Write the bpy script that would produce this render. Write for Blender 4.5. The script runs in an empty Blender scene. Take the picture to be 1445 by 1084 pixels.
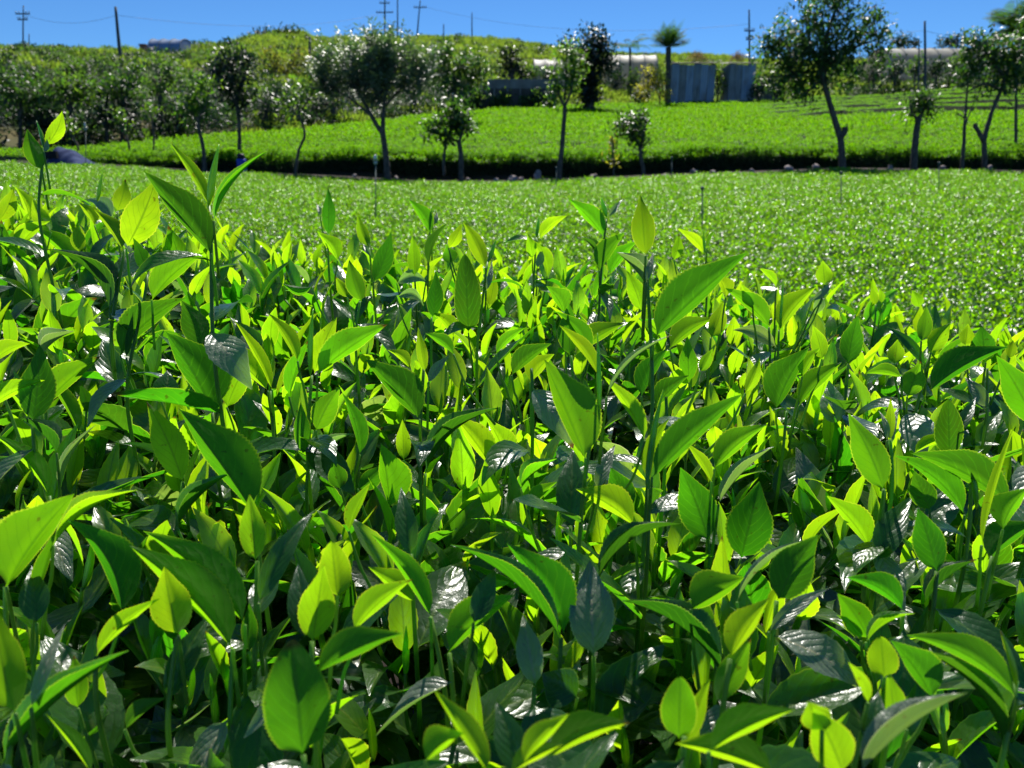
import bpy, math, random
import numpy as np
from mathutils import Vector, Matrix, Quaternion

rng = np.random.default_rng(7)
random.seed(11)
SC = bpy.context.scene
COL = SC.collection
R = math.radians

# ------------------------------------------------------------------ camera model (photo pixels 1445x1084)
PW, PH, FPX = 1445.0, 1084.0, 1090.0
PITCH = R(16.0)
CAM = np.array((0.0, 0.0, 1.25))
FWD = np.array((0.0, math.cos(PITCH), -math.sin(PITCH)))
UPV = np.array((0.0, math.sin(PITCH), math.cos(PITCH)))
RGT = np.array((1.0, 0.0, 0.0))
def P(px, py, d):
    return CAM + d * (FWD + RGT * ((px - 722.5) / FPX) - UPV * ((py - 542.0) / FPX))
def proj(p):
    v = np.asarray(p) - CAM
    d = v @ FWD
    return 722.5 + FPX * (v @ RGT) / d, 542.0 - FPX * (v @ UPV) / d, d
def lerp(px, table):
    xs = [a for a, b in table]; ys = [b for a, b in table]
    return float(np.interp(px, xs, ys))

# ------------------------------------------------------------------ small helpers
class MB:
    """collects vertices and faces for one mesh"""
    def __init__(s): s.v = []; s.f = []; s.uv = []; s.m = []; s.n = 0
    def add(s, verts, faces, uvs=None, mi=0):
        verts = np.asarray(verts, float).reshape(-1, 3)
        s.v.append(verts)
        if uvs is None: uvs = np.zeros((len(verts), 2))
        s.uv.append(np.asarray(uvs, float))
        b = s.n
        s.f.extend([tuple(i + b for i in f) for f in faces])
        s.m.extend([mi] * len(faces))
        s.n += len(verts)
    def mesh(s, name, mats, smooth=True, origin=None):
        V = np.concatenate(s.v) if s.v else np.zeros((0, 3))
        if origin is not None: V = V - np.asarray(origin)
        me = bpy.data.meshes.new(name)
        me.from_pydata(V.tolist(), [], s.f)
        UV = np.concatenate(s.uv)
        lay = me.uv_layers.new(name='UVMap')
        li = np.empty(len(me.loops), dtype=np.int32); me.loops.foreach_get('vertex_index', li)
        lay.data.foreach_set('uv', UV[li].astype(np.float32).ravel())
        if not isinstance(mats, (list, tuple)): mats = [mats]
        for m in mats: me.materials.append(m)
        if len(mats) > 1: me.polygons.foreach_set('material_index', np.array(s.m, dtype=np.int32))
        me.polygons.foreach_set('use_smooth', np.full(len(s.f), smooth, dtype=bool))
        me.update()
        return me
    def build(s, name, mats, parent=None, smooth=True, origin=None):
        if origin is None and parent is not None: origin = np.array(parent.location)
        o = bpy.data.objects.new(name, s.mesh(name, mats, smooth, origin))
        COL.objects.link(o)
        if parent is not None: o.parent = parent
        elif origin is not None: o.location = Vector(origin)
        return o

def tag(o, label=None, cat=None, group=None, kind=None):
    if label: o['label'] = label
    if cat: o['category'] = cat
    if group: o['group'] = group
    if kind: o['kind'] = kind
    return o
def thing(name, loc, label, cat, group=None):
    o = bpy.data.objects.new(name, None); COL.objects.link(o)
    o.location = Vector(loc); o.empty_display_size = 0.05
    return tag(o, label, cat, group)

def frame_of(d):
    d = d / (np.linalg.norm(d) + 1e-12)
    a = np.array((0, 0, 1.0)) if abs(d[2]) < 0.9 else np.array((1.0, 0, 0))
    x = np.cross(a, d); x /= np.linalg.norm(x)
    return x, np.cross(d, x)
def tube(mb, pts, radii, sides=8, mi=0, cap=True):
    pts = [np.asarray(p, float) for p in pts]
    n = len(pts)
    vs = []; uv = []
    x = None
    for i, p in enumerate(pts):
        d = pts[min(i + 1, n - 1)] - pts[max(i - 1, 0)]
        d = d / (np.linalg.norm(d) + 1e-12)
        if x is None: x, y = frame_of(d)
        else:
            x = x - d * (x @ d); x /= np.linalg.norm(x) + 1e-12; y = np.cross(d, x)
        for k in range(sides):
            a = 2 * math.pi * k / sides
            vs.append(p + radii[i] * (math.cos(a) * x + math.sin(a) * y)); uv.append((i / max(1, n - 1), k / sides))
    f = []
    for i in range(n - 1):
        for k in range(sides):
            k2 = (k + 1) % sides
            f.append((i * sides + k, i * sides + k2, (i + 1) * sides + k2, (i + 1) * sides + k))
    if cap:
        f.append(tuple(range(sides))[::-1]); f.append(tuple((n - 1) * sides + k for k in range(sides)))
    mb.add(vs, f, uv, mi)
def box(mb, c, s, rz=0.0, mi=0):
    c = np.asarray(c, float); h = np.asarray(s, float) / 2
    ca, sa = math.cos(rz), math.sin(rz)
    vs = []
    for sx in (-1, 1):
        for sy in (-1, 1):
            for sz in (-1, 1):
                x, y, z = sx * h[0], sy * h[1], sz * h[2]
                vs.append((c[0] + ca * x - sa * y, c[1] + sa * x + ca * y, c[2] + z))
    f = [(0, 1, 3, 2), (4, 6, 7, 5), (0, 4, 5, 1), (2, 3, 7, 6), (0, 2, 6, 4), (1, 5, 7, 3)]
    mb.add(vs, f, None, mi)
def smooth_pts(pts, n):
    """Catmull-Rom resample of 3-D points (last column may be a radius)"""
    pts = np.asarray(pts, float)
    if len(pts) < 3:
        t = np.linspace(0, 1, n)[:, None]
        return pts[0] * (1 - t) + pts[-1] * t
    q = np.vstack([2 * pts[0] - pts[1], pts, 2 * pts[-1] - pts[-2]])
    out = []
    for u in np.linspace(0, len(pts) - 1 - 1e-6, n):
        i = int(u); t = u - i
        a, b, c, d = q[i:i + 4]
        out.append(0.5 * (2 * b + (c - a) * t + (2 * a - 5 * b + 4 * c - d) * t * t + (3 * b - a - 3 * c + d) * t ** 3))
    return np.array(out)

# ------------------------------------------------------------------ materials
def nodes_of(name):
    m = bpy.data.materials.new(name); m.use_nodes = True
    nt = m.node_tree; nt.nodes.clear()
    out = nt.nodes.new('ShaderNodeOutputMaterial')
    return m, nt, out
def N(nt, t, **kw):
    n = nt.nodes.new(t)
    for k, v in kw.items(): setattr(n, k, v)
    return n
def math_n(nt, op, a, b=None, c=None, clamp=False):
    n = N(nt, 'ShaderNodeMath', operation=op); n.use_clamp = clamp
    for i, v in enumerate((a, b, c)):
        if v is None: continue
        if isinstance(v, (int, float)): n.inputs[i].default_value = v
        else: nt.links.new(v, n.inputs[i])
    return n.outputs[0]
def mixc(nt, fac, a, b, mode='MIX'):
    n = N(nt, 'ShaderNodeMix', data_type='RGBA', blend_type=mode)
    for s, v in ((n.inputs[0], fac), (n.inputs[6], a), (n.inputs[7], b)):
        if isinstance(v, (int, float)): s.default_value = v
        elif isinstance(v, (tuple, list)): s.default_value = (*v[:3], 1)
        else: nt.links.new(v, s)
    return n.outputs[2]

def leaf_material(name, refl, trans, edge, rough=0.3, spec=0.5, veins=True, rand='object', bump=0.35, var=0.32, back_rough=0.5, tvar=None, bscale=1.0, vein=.64):
    """tea and tree leaves: a glossy upper side, a duller underside and light coming through the blade"""
    m, nt, out = nodes_of(name)
    L = nt.links
    geo = N(nt, 'ShaderNodeNewGeometry')
    if rand == 'object':
        rnd = N(nt, 'ShaderNodeObjectInfo').outputs['Random']
    else:
        rnd = geo.outputs['Random Per Island']
    uvn = N(nt, 'ShaderNodeUVMap'); uvn.uv_map = 'UVMap'
    sep = N(nt, 'ShaderNodeSeparateXYZ'); L.new(uvn.outputs[0], sep.inputs[0])
    u = sep.outputs[0]
    v = math_n(nt, 'ABSOLUTE', math_n(nt, 'MULTIPLY_ADD', sep.outputs[1], 2.0, -1.0))
    val = math_n(nt, 'MULTIPLY_ADD', rnd, 2 * var, 1 - var)
    hue = N(nt, 'ShaderNodeHueSaturation')
    hue.inputs['Color'].default_value = (*trans, 1)
    L.new(val, hue.inputs['Value'])
    L.new(math_n(nt, 'MULTIPLY_ADD', math_n(nt, 'FRACT', math_n(nt, 'MULTIPLY', rnd, 7.31)), 0.035, 0.4825), hue.inputs['Hue'])
    tcol = hue.outputs[0]
    rcol = None
    nrm = None
    if veins:
        # side veins run from the midrib towards the tip
        noise = N(nt, 'ShaderNodeTexNoise'); noise.inputs['Scale'].default_value = 70; noise.inputs['Detail'].default_value = 5
        tc = N(nt, 'ShaderNodeTexCoord'); L.new(tc.outputs['Object'], noise.inputs['Vector'])
        ph = math_n(nt, 'SUBTRACT', math_n(nt, 'MULTIPLY_ADD', noise.outputs[0], 1.3, math_n(nt, 'MULTIPLY', u, 7.5)), math_n(nt, 'MULTIPLY', math_n(nt, 'POWER', v, 1.3), 2.6))
        sv = math_n(nt, 'ABSOLUTE', math_n(nt, 'SINE', math_n(nt, 'MULTIPLY', ph, math.pi)))
        line = N(nt, 'ShaderNodeMapRange'); line.inputs[1].default_value = 0.0; line.inputs[2].default_value = 0.26
        line.inputs[3].default_value = 1.0; line.inputs[4].default_value = 0.0
        L.new(sv, line.inputs[0])
        mid = N(nt, 'ShaderNodeMapRange'); mid.inputs[1].default_value = 0.03; mid.inputs[2].default_value = 0.09
        mid.inputs[3].default_value = 1.0; mid.inputs[4].default_value = 0.0
        L.new(v, mid.inputs[0])
        rim = N(nt, 'ShaderNodeMapRange'); rim.inputs[1].default_value = 0.925; rim.inputs[2].default_value = 1.0
        L.new(v, rim.inputs[0])
        tcol = mixc(nt, math_n(nt, 'MULTIPLY', math_n(nt, 'SUBTRACT', noise.outputs[0], 0.36, clamp=True), 1.5), tcol, (trans[0] * .55, trans[1] * .7, trans[2]))
        tcol = mixc(nt, math_n(nt, 'MULTIPLY', line.outputs[0], 0.6), tcol, (trans[0] * vein, trans[1] * vein, trans[2] * vein))
        tcol = mixc(nt, math_n(nt, 'MULTIPLY', mid.outputs[0], 0.62), tcol, (trans[0] * .30, trans[1] * .38, trans[2] * .5))
        # a dry brown tip on some of the leaves
        dry = N(nt, 'ShaderNodeMapRange'); dry.inputs[1].default_value = 0.93; dry.inputs[2].default_value = 0.985
        L.new(math_n(nt, 'MULTIPLY_ADD', noise.outputs[0], .06, u), dry.inputs[0])
        dfac = math_n(nt, 'MULTIPLY', dry.outputs[0], math_n(nt, 'GREATER_THAN', math_n(nt, 'FRACT', math_n(nt, 'MULTIPLY', rnd, 13.7)), .86))
        tcol = mixc(nt, dfac, tcol, (.10, .045, .006))
        # small brown spots and scars
        n3 = N(nt, 'ShaderNodeTexNoise'); n3.inputs['Scale'].default_value = 210; n3.inputs['Detail'].default_value = 2
        L.new(tc.outputs['Object'], n3.inputs['Vector'])
        sp3 = N(nt, 'ShaderNodeMapRange'); sp3.inputs[1].default_value = 0.69; sp3.inputs[2].default_value = 0.73
        L.new(n3.outputs[0], sp3.inputs[0])
        tcol = mixc(nt, math_n(nt, 'MULTIPLY', sp3.outputs[0], 0.7), tcol, (trans[0] * .55 + .01, trans[1] * .30, trans[2] * .5))
        tcol = mixc(nt, math_n(nt, 'MULTIPLY', rim.outputs[0], 0.85), tcol, edge)
        rcol = mixc(nt, math_n(nt, 'MULTIPLY', mid.outputs[0], 0.6), refl, (refl[0] * 3 + .02, refl[1] * 2.2 + .02, refl[2] * 2))
        # quilted upper side: the blade bulges between the veins
        bul = math_n(nt, 'POWER', sv, 0.6)
        bul = math_n(nt, 'MULTIPLY', bul, math_n(nt, 'SUBTRACT', 1.0, math_n(nt, 'POWER', v, 3.0)))
        hgt = math_n(nt, 'ADD', math_n(nt, 'MULTIPLY', bul, .40), math_n(nt, 'MULTIPLY', noise.outputs[0], 2.8))
        bmp = N(nt, 'ShaderNodeBump'); bmp.inputs['Strength'].default_value = bump; bmp.inputs['Distance'].default_value = 0.0022 * bscale
        L.new(hgt, bmp.inputs['Height'])
        nrm = bmp.outputs[0]
    pr = N(nt, 'ShaderNodeBsdfPrincipled')
    pr.inputs['Base Color'].default_value = (*refl, 1)
    if rcol is not None: L.new(rcol, pr.inputs['Base Color'])
    rr = math_n(nt, 'MULTIPLY_ADD', geo.outputs['Backfacing'], back_rough - rough, rough)
    L.new(rr, pr.inputs['Roughness'])
    sp = math_n(nt, 'MULTIPLY_ADD', geo.outputs['Backfacing'], 0.08 - spec, spec)
    L.new(sp, pr.inputs['Specular IOR Level'])
    if nrm is not None: L.new(nrm, pr.inputs['Normal'])
    tr = N(nt, 'ShaderNodeBsdfTranslucent'); L.new(tcol, tr.inputs['Color'])
    ad = N(nt, 'ShaderNodeAddShader'); L.new(pr.outputs[0], ad.inputs[0]); L.new(tr.outputs[0], ad.inputs[1])
    L.new(ad.outputs[0], out.inputs['Surface'])
    return m

def noise_material(name, c1, c2, scale=8.0, rough=0.9, detail=6, bump=0.0, stretch=None, spec=0.3, metal=0.0, c3=None):
    m, nt, out = nodes_of(name); L = nt.links
    tc = N(nt, 'ShaderNodeTexCoord'); mp = N(nt, 'ShaderNodeMapping')
    if stretch: mp.inputs['Scale'].default_value = stretch
    L.new(tc.outputs['Object'], mp.inputs['Vector'])
    no = N(nt, 'ShaderNodeTexNoise'); no.inputs['Scale'].default_value = scale; no.inputs['Detail'].default_value = detail
    L.new(mp.outputs[0], no.inputs['Vector'])
    mr = N(nt, 'ShaderNodeMapRange'); mr.inputs[1].default_value = 0.34; mr.inputs[2].default_value = 0.66
    L.new(no.outputs[0], mr.inputs[0])
    col = mixc(nt, mr.outputs[0], c1, c2)
    if c3 is not None:
        n2 = N(nt, 'ShaderNodeTexNoise'); n2.inputs['Scale'].default_value = scale * 0.31; n2.inputs['Detail'].default_value = 3
        L.new(mp.outputs[0], n2.inputs['Vector'])
        m2 = N(nt, 'ShaderNodeMapRange'); m2.inputs[1].default_value = 0.5; m2.inputs[2].default_value = 0.62
        L.new(n2.outputs[0], m2.inputs[0])
        col = mixc(nt, m2.outputs[0], col, c3)
    pr = N(nt, 'ShaderNodeBsdfPrincipled'); L.new(col, pr.inputs['Base Color'])
    pr.inputs['Roughness'].default_value = rough; pr.inputs['Specular IOR Level'].default_value = spec; pr.inputs['Metallic'].default_value = metal
    if bump:
        b = N(nt, 'ShaderNodeBump'); b.inputs['Strength'].default_value = bump; b.inputs['Distance'].default_value = 0.02
        L.new(no.outputs[0], b.inputs['Height']); L.new(b.outputs[0], pr.inputs['Normal'])
    L.new(pr.outputs[0], out.inputs['Surface'])
    return m

M = {}
LEAVES = {
 'young': ((.028, .055, .008), (.325, .60, .004), (.72, .82, .03), dict(rough=.32, spec=.5, bump=.22)),
 'mid': ((.022, .050, .010), (.15, .42, .003), (.60, .78, .03), dict(rough=.28, spec=.5, bump=.30)),
 'green': ((.018, .048, .008), (.064, .245, .003), (.36, .56, .02), dict(rough=.30, spec=.45, bump=.30, vein=1.6)),
 'mature': ((.012, .042, .010), (.036, .135, .003), (.20, .36, .03), dict(rough=.28, spec=.40, bump=.26, vein=1.7)),
 'pale': ((.085, .105, .075), (.15, .26, .03), (.45, .5, .2), dict(rough=.34, spec=.7, bump=.5))}  # last entry: white sun glare on upper sides put into a paler colour
NAMES = {'green': 'deep_green_tea_leaf', 'young': 'young_tea_leaf', 'mid': 'tea_leaf', 'mature': 'mature_tea_leaf', 'pale': 'downy_tea_leaf'}
for k_, (a_, b_, c_, d_) in LEAVES.items():
    M[k_] = leaf_material(NAMES[k_], a_, b_, c_, **d_)
    M[k_ + '_i'] = leaf_material(NAMES[k_], a_, b_, c_, rand='island', **d_)
M['understory'] = leaf_material('understory_tea_leaf', (.012, .030, .012), (.032, .11, .004), (.12, .26, .02), rough=.28, spec=.6, bump=.22, rand='island')
M['stem'] = leaf_material('tea_stem', (.075, .15, .022), (.11, .24, .01), (.11, .24, .01), rough=.45, spec=.3, veins=False)
M['twig'] = noise_material('tea_twig', (.05, .035, .022), (.11, .08, .05), 80, rough=.85)
M['field'] = leaf_material('field_tea_leaf', (.012, .034, .002), (.150, .345, .001), (.5, .6, .02), rough=.31, spec=.30, veins=False, rand='island', var=.7)
M['terrace'] = leaf_material('terrace_tea_leaf', (.013, .038, .003), (.150, .355, .001), (.5, .6, .02), rough=.5, spec=.08, veins=False, rand='island', var=.6)
M['treeleaf'] = leaf_material('tree_leaf', (.018, .036, .012), (.048, .12, .008), (.2, .3, .02), rough=.42, spec=.34, veins=False, rand='island', var=.6)
M['sapleaf'] = leaf_material('sapling_leaf', (.018, .040, .012), (.10, .21, .010), (.2, .3, .02), rough=.38, spec=.4, veins=False, rand='island', var=.5)
M['darkleaf'] = leaf_material('dark_tree_leaf', (.010, .019, .010), (.010, .026, .005), (.1, .2, .02), rough=.40, spec=.35, veins=False, rand='island', var=.5)
M['palmleaf'] = leaf_material('palm_leaf', (.02, .040, .016), (.045, .11, .012), (.2, .3, .02), rough=.65, spec=.06, veins=False, rand='island', var=.4)
M['yellowleaf'] = leaf_material('yellowing_leaf', (.06, .06, .012), (.34, .34, .02), (.2, .3, .02), rough=.5, spec=.3, veins=False, rand='island', var=.4)
M['scrub'] = leaf_material('scrub_leaf', (.020, .040, .012), (.075, .16, .012), (.2, .3, .02), rough=.55, spec=.2, veins=False, rand='island', var=.55)
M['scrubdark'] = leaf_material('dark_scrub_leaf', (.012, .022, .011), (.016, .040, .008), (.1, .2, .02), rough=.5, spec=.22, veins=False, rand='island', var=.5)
M['grass'] = leaf_material('hill_grass_blade', (.04, .06, .015), (.17, .26, .02), (.3, .3, .02), rough=.55, spec=.2, veins=False, rand='island', var=.45)
M['bark'] = noise_material('bark', (.055, .045, .034), (.14, .115, .085), 14, rough=.9, bump=.5, stretch=(1, 1, .25))
M['soil'] = noise_material('soil', (.018, .012, .008), (.05, .033, .023), 3.0, rough=.95, bump=.4)
M['hill'] = noise_material('hillside_earth', (.03, .05, .012), (.075, .10, .025), .8, rough=.95, c3=(.12, .10, .03))
M['core'] = noise_material('shaded_tea_twigs', (.010, .020, .006), (.022, .040, .010), 6, rough=.95, spec=.1)  # dark sheet under the leaf patches, coloured as the shade in the gaps
M['rock'] = noise_material('grey_pink_rock', (.20, .155, .14), (.38, .32, .30), 7, rough=.85, bump=.5)
M['pole'] = noise_material('weathered_pole', (.045, .055, .055), (.10, .11, .11), 6, rough=.85, stretch=(1, 1, .1))
M['ceramic'] = noise_material('insulator', (.22, .20, .18), (.32, .30, .28), 10, rough=.3)
M['wire'] = noise_material('aluminium_wire', (.10, .11, .13), (.16, .17, .19), 10, rough=.5)
M['pipe'] = noise_material('green_grey_pipe', (.05, .085, .075), (.09, .13, .115), 20, rough=.5)
M['metalhead'] = noise_material('sprinkler_metal', (.45, .45, .44), (.62, .62, .6), 30, rough=.3, metal=.6)
M['sheet'] = noise_material('blue_painted_sheet', (.27, .34, .46), (.38, .42, .48), 3.0, rough=.6, stretch=(1.6, 1.0, .4), c3=(.23, .22, .22), spec=.2)  # bluish metal, with some sky reflection put into the base colour
M['sheetdark'] = noise_material('stained_grey_sheet', (.19, .19, .19), (.32, .33, .34), 3.0, rough=.65, stretch=(1.6, 1, .4), c3=(.26, .32, .41), spec=.2)
M['roofsheet'] = noise_material('weathered_roof_sheet', (.26, .24, .22), (.42, .40, .38), 3, rough=.7)
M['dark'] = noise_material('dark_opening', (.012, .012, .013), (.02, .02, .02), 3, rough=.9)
M['thatch'] = noise_material('dry_straw', (.42, .30, .12), (.62, .46, .22), 12, rough=.95, bump=.5)
M['plank'] = noise_material('grey_plank', (.26, .24, .22), (.40, .38, .35), 9, rough=.9, stretch=(.2, 1, 1))
M['wallface'] = noise_material('dark_wall_face', (.075, .062, .052), (.13, .11, .095), 1.5, rough=.95, spec=.05)
M['wallcap'] = noise_material('grey_wall_top', (.19, .17, .15), (.29, .26, .235), 1.5, rough=.95, spec=.05)
M['film'] = noise_material('weathered_white_film', (.58, .57, .52), (.74, .73, .68), .9, rough=.6, c3=(.48, .47, .43))
M['bluefilm'] = noise_material('pale_blue_film', (.16, .24, .40), (.27, .35, .50), .9, rough=.5)
M['brick'] = noise_material('red_brick', (.30, .12, .08), (.42, .2, .14), 6, rough=.9)
M['tarp'] = noise_material('blue_tarpaulin', (.030, .045, .115), (.05, .075, .17), 4, rough=.85, bump=.4, spec=.1)
M['bucket'] = noise_material('blue_plastic', (.03, .06, .42), (.04, .08, .5), 4, rough=.4)
M['blackplastic'] = noise_material('black_plastic', (.012, .012, .013), (.02, .02, .022), 4, rough=.5)
M['rustleaf'] = leaf_material('rusty_bush_leaf', (.045, .05, .014), (.15, .17, .015), (.2, .3, .02), rough=.6, spec=.15, veins=False, rand='island', var=.4)
M['silverleaf'] = leaf_material('silvery_leaf', (.12, .14, .11), (.05, .10, .015), (.2, .3, .02), rough=.42, spec=.75, veins=False, rand='island', var=.45)  # base colour lifted to carry part of the crown's silvery glints
M['hedgeleaf'] = leaf_material('hedge_front_leaf', (.010, .022, .008), (.012, .04, .003), (.1, .2, .02), rough=.45, spec=.25, veins=False, rand='island', var=.6)  # terrace leaf made darker: shade of the hedge face put into the colour
def film_material(name, c1, c2, tr):
    m = noise_material(name, c1, c2, .9, rough=.6, c3=tuple(x * .8 for x in c1))
    nt = m.node_tree; out = next(n for n in nt.nodes if n.type == 'OUTPUT_MATERIAL'); pr = next(n for n in nt.nodes if n.type == 'BSDF_PRINCIPLED')
    t = N(nt, 'ShaderNodeBsdfTranslucent'); t.inputs['Color'].default_value = (*tr, 1)
    a = N(nt, 'ShaderNodeAddShader'); nt.links.new(pr.outputs[0], a.inputs[0]); nt.links.new(t.outputs[0], a.inputs[1]); nt.links.new(a.outputs[0], out.inputs['Surface'])
    return m
M['film'] = film_material('weathered_white_film', (.22, .21, .17), (.31, .30, .25), (.33, .30, .23))
M['bluefilm'] = film_material('pale_blue_film', (.12, .18, .30), (.18, .25, .36), (.10, .15, .24))

# ------------------------------------------------------------------ leaves
def width_profile(t, blunt=0.0):
    a = np.sin(np.pi * np.power(t, 0.80)) ** (1.0 - 0.50 * blunt)
    tip = np.clip((t - .62) / .38, 0, 1)
    return a * (1 - (.26 * tip * (1 - tip) * 2) * (1 - blunt)) * (1 - .04 * t)

def leaf_strip(spine, hR, hL, wR, wL, adax, teeth=True, cols=3, cup=0.06, blunt=0.0, wav=0.0, seed=0):
    """spine (n,3); hR,hL (n,3) unit half directions; wR,wL half widths; adax (3,) upper side -> verts, faces, uvs"""
    n = len(spine)
    t = np.linspace(0, 1, n)
    pr = width_profile(t, blunt)
    rs = np.random.default_rng(seed)
    pet = np.clip((t - 0.02) / 0.08, 0, 1)
    pr = np.maximum(pr * pet, 0.02)
    if teeth:
        ser = np.where(np.arange(n) % 2 == 0, 0.0, 0.058) * rs.uniform(.5, 1.3, n)
        ser = ser * (t > .12) * (t < .97)
    else: ser = np.zeros(n)
    sd = np.gradient(spine, axis=0); sd /= np.linalg.norm(sd, axis=1, keepdims=True) + 1e-12
    ph1, ph2 = rs.uniform(0, 6.28, 2)
    vs = []; uv = []
    side_cols = np.linspace(0, 1, cols + 1)[1:]
    cw = 2 * cols + 1
    for i in range(n):
        nR = np.cross(hR[i], sd[i]);  nR *= np.sign(nR @ adax) or 1
        nL = np.cross(hL[i], sd[i]);  nL *= np.sign(nL @ adax) or 1
        row = []
        for c in side_cols[::-1]:
            w = wL * pr[i] * c * (1 + (ser[i] if c == 1 else 0))
            off = cup * wL * math.sin(math.pi * c * .9) * pr[i] + wav * wL * c * c * math.sin(9 * t[i] + ph1)
            row.append(spine[i] + hL[i] * w + nL * off); uv.append((t[i], .5 - c / 2))
        row.append(spine[i]); uv.append((t[i], .5))
        for c in side_cols:
            w = wR * pr[i] * c * (1 + (ser[i] if c == 1 else 0))
            off = cup * wR * math.sin(math.pi * c * .9) * pr[i] + wav * wR * c * c * math.sin(9 * t[i] + ph2)
            row.append(spine[i] + hR[i] * w + nR * off); uv.append((t[i], .5 + c / 2))
        vs += row
    k = n // 2
    flip = (np.cross(hR[k], sd[k]) @ adax) < 0
    f = []
    for i in range(n - 1):
        for c in range(cw - 1):
            a, b, d, e = i * cw + c, i * cw + c + 1, (i + 1) * cw + c + 1, (i + 1) * cw + c
            f.append((a, e, d, b) if flip else (a, b, d, e))
    return np.array(vs), f, np.array(uv)

def fix_orient(vs, f, adax):
    a, b, c = [vs[i] for i in f[len(f) // 2][:3]]
    if np.cross(b - a, c - a) @ adax < 0: f = [q[::-1] for q in f]
    return f

def local_leaf(length, width, fold, recurve, twist, n=15, cols=3, teeth=True, blunt=0.0, wav=0.05, side=0.0, seed=0):
    """a leaf growing from the origin along +Y, upper side +Z"""
    t = np.linspace(0, 1, n)
    ang = -recurve * t ** 1.3
    ds = length / (n - 1)
    y = np.concatenate([[0], np.cumsum(np.cos(ang[:-1]) * ds)])
    z = np.concatenate([[0], np.cumsum(np.sin(ang[:-1]) * ds)])
    x = side * length * (t ** 2)
    sp = np.stack([x, y, z], 1)
    hR = []; hL = []
    for i in range(n):
        up = np.array((0, -math.sin(ang[i]), math.cos(ang[i])))
        rt = np.array((1.0, 0, 0))
        a = twist * t[i]
        r2 = math.cos(a) * rt + math.sin(a) * up; u2 = -math.sin(a) * rt + math.cos(a) * up
        fo = fold * (1 - .35 * t[i])
        hR.append(math.cos(fo) * r2 + math.sin(fo) * u2); hL.append(-math.cos(fo) * r2 + math.sin(fo) * u2)
    vs, f, uv = leaf_strip(sp, np.array(hR), np.array(hL), width / 2, width / 2, np.array((0, 0, 1.0)), teeth, cols, -.05, blunt, wav, seed)
    f = fix_orient(vs, f, np.array((0, 0, 1.0)))
    return vs, f, uv

def hero_leaf(mb, bx, by, tx, ty, d, w, form, bend=0.0, dz=0.0, bow=0.0, seed=0, blunt=0.0, wav=0.03):
    B = P(bx, by, d); T = P(tx, ty, d + dz)
    view = (B + T) / 2 - CAM; view /= np.linalg.norm(view)
    ax = T - B; ln = np.linalg.norm(ax)
    axn = ax - view * (ax @ view); axn /= np.linalg.norm(axn)
    perp = np.cross(axn, view)            # screen-right of an upward leaf
    perp /= np.linalg.norm(perp)
    if np.cross(axn, perp) @ view < 0: pass
    # make sure perp is clockwise from the growing direction on screen
    sx, sy = tx - bx, ty - by
    cw = RGT * (-sy) + (-UPV) * sx
    if perp @ cw < 0: perp = -perp
    px2m = d / FPX
    npx = math.hypot(sx, sy)
    n = int(min(61, max(23, npx / 2.8))) | 1
    t = np.linspace(0, 1, n)
    b4 = 4 * t * (1 - t)
    sp = B + np.outer(t, ax) + np.outer(b4 * bend * px2m, perp) + np.outer(b4 * bow * px2m, view)
    rs = np.random.default_rng(seed)
    tw = rs.uniform(-.25, .25)
    hR = np.zeros((n, 3)); hL = np.zeros((n, 3))
    adax = view.copy()
    W = w * px2m
    if form == 'F':   aR, aL, wR, wL = rs.uniform(.2, .6), rs.uniform(.2, .6), W / 2, W / 2
    elif form == 'G': aR, aL, wR, wL = .65, .15, W / 2 * 1.1, W / 2
    elif form == 'A': aR, aL, wR, wL = -.55, -.40, W / 2 * .9, W / 2 * .9; adax = -view
    elif form == 'R': aR, aL, wR, wL = .22, 1.36, W * .88, W * .62
    elif form == 'L': aR, aL, wR, wL = 1.36, .22, W * .62, W * .88
    elif form in ('VR', 'VL'): aR = aL = 0; wR = wL = W * 1.02
    sg = 1
    for i in range(n):
        a = tw * (t[i] - .4)
        pp = math.cos(a) * perp + math.sin(a) * view
        vv = -math.sin(a) * perp + math.cos(a) * view
        if form == 'VR' or form == 'VL':
            s = 1 if form == 'VR' else -1
            near = s * pp * math.cos(.98) - vv * math.sin(.98)
            far = s * pp * math.cos(.30) + vv * math.sin(.30)
            if s > 0: hR[i], hL[i] = near, far
            else: hR[i], hL[i] = far, near
            adax = s * perp
        else:
            fl = 1 - .25 * t[i]
            hR[i] = pp * math.cos(aR * fl) + vv * math.sin(aR * fl)
            hL[i] = -pp * math.cos(aL * fl) + vv * math.sin(aL * fl)
    if form in ('VR', 'VL'):
        # near half and far half meet along the midrib; orient by the fold's inside
        vs, f, uv = leaf_strip(sp, hR, hL, wR, wL, adax, True, 3, .04, blunt, wav, seed)
        m = np.cross(hR[n // 2], ax) @ hL[n // 2]
        a, b, c = [vs[q] for q in f[3 + 6 * (n // 2)][:3]]
        if (np.cross(b - a, c - a) @ hL[n // 2]) < 0: f = [q[::-1] for q in f]
    else:
        vs, f, uv = leaf_strip(sp, hR, hL, wR, wL, adax, True, 3, .05, blunt, wav, seed)
        f = fix_orient_mid(vs, f, adax, form, n)
    mb.add(vs, f, uv)

def fix_orient_mid(vs, f, adax, form, n):
    k = 6 * (n // 2) + (3 if form != 'L' else 2)
    a, b, c = [vs[q] for q in f[k][:3]]
    if np.cross(b - a, c - a) @ adax < 0: f = [q[::-1] for q in f]
    return f

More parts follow.
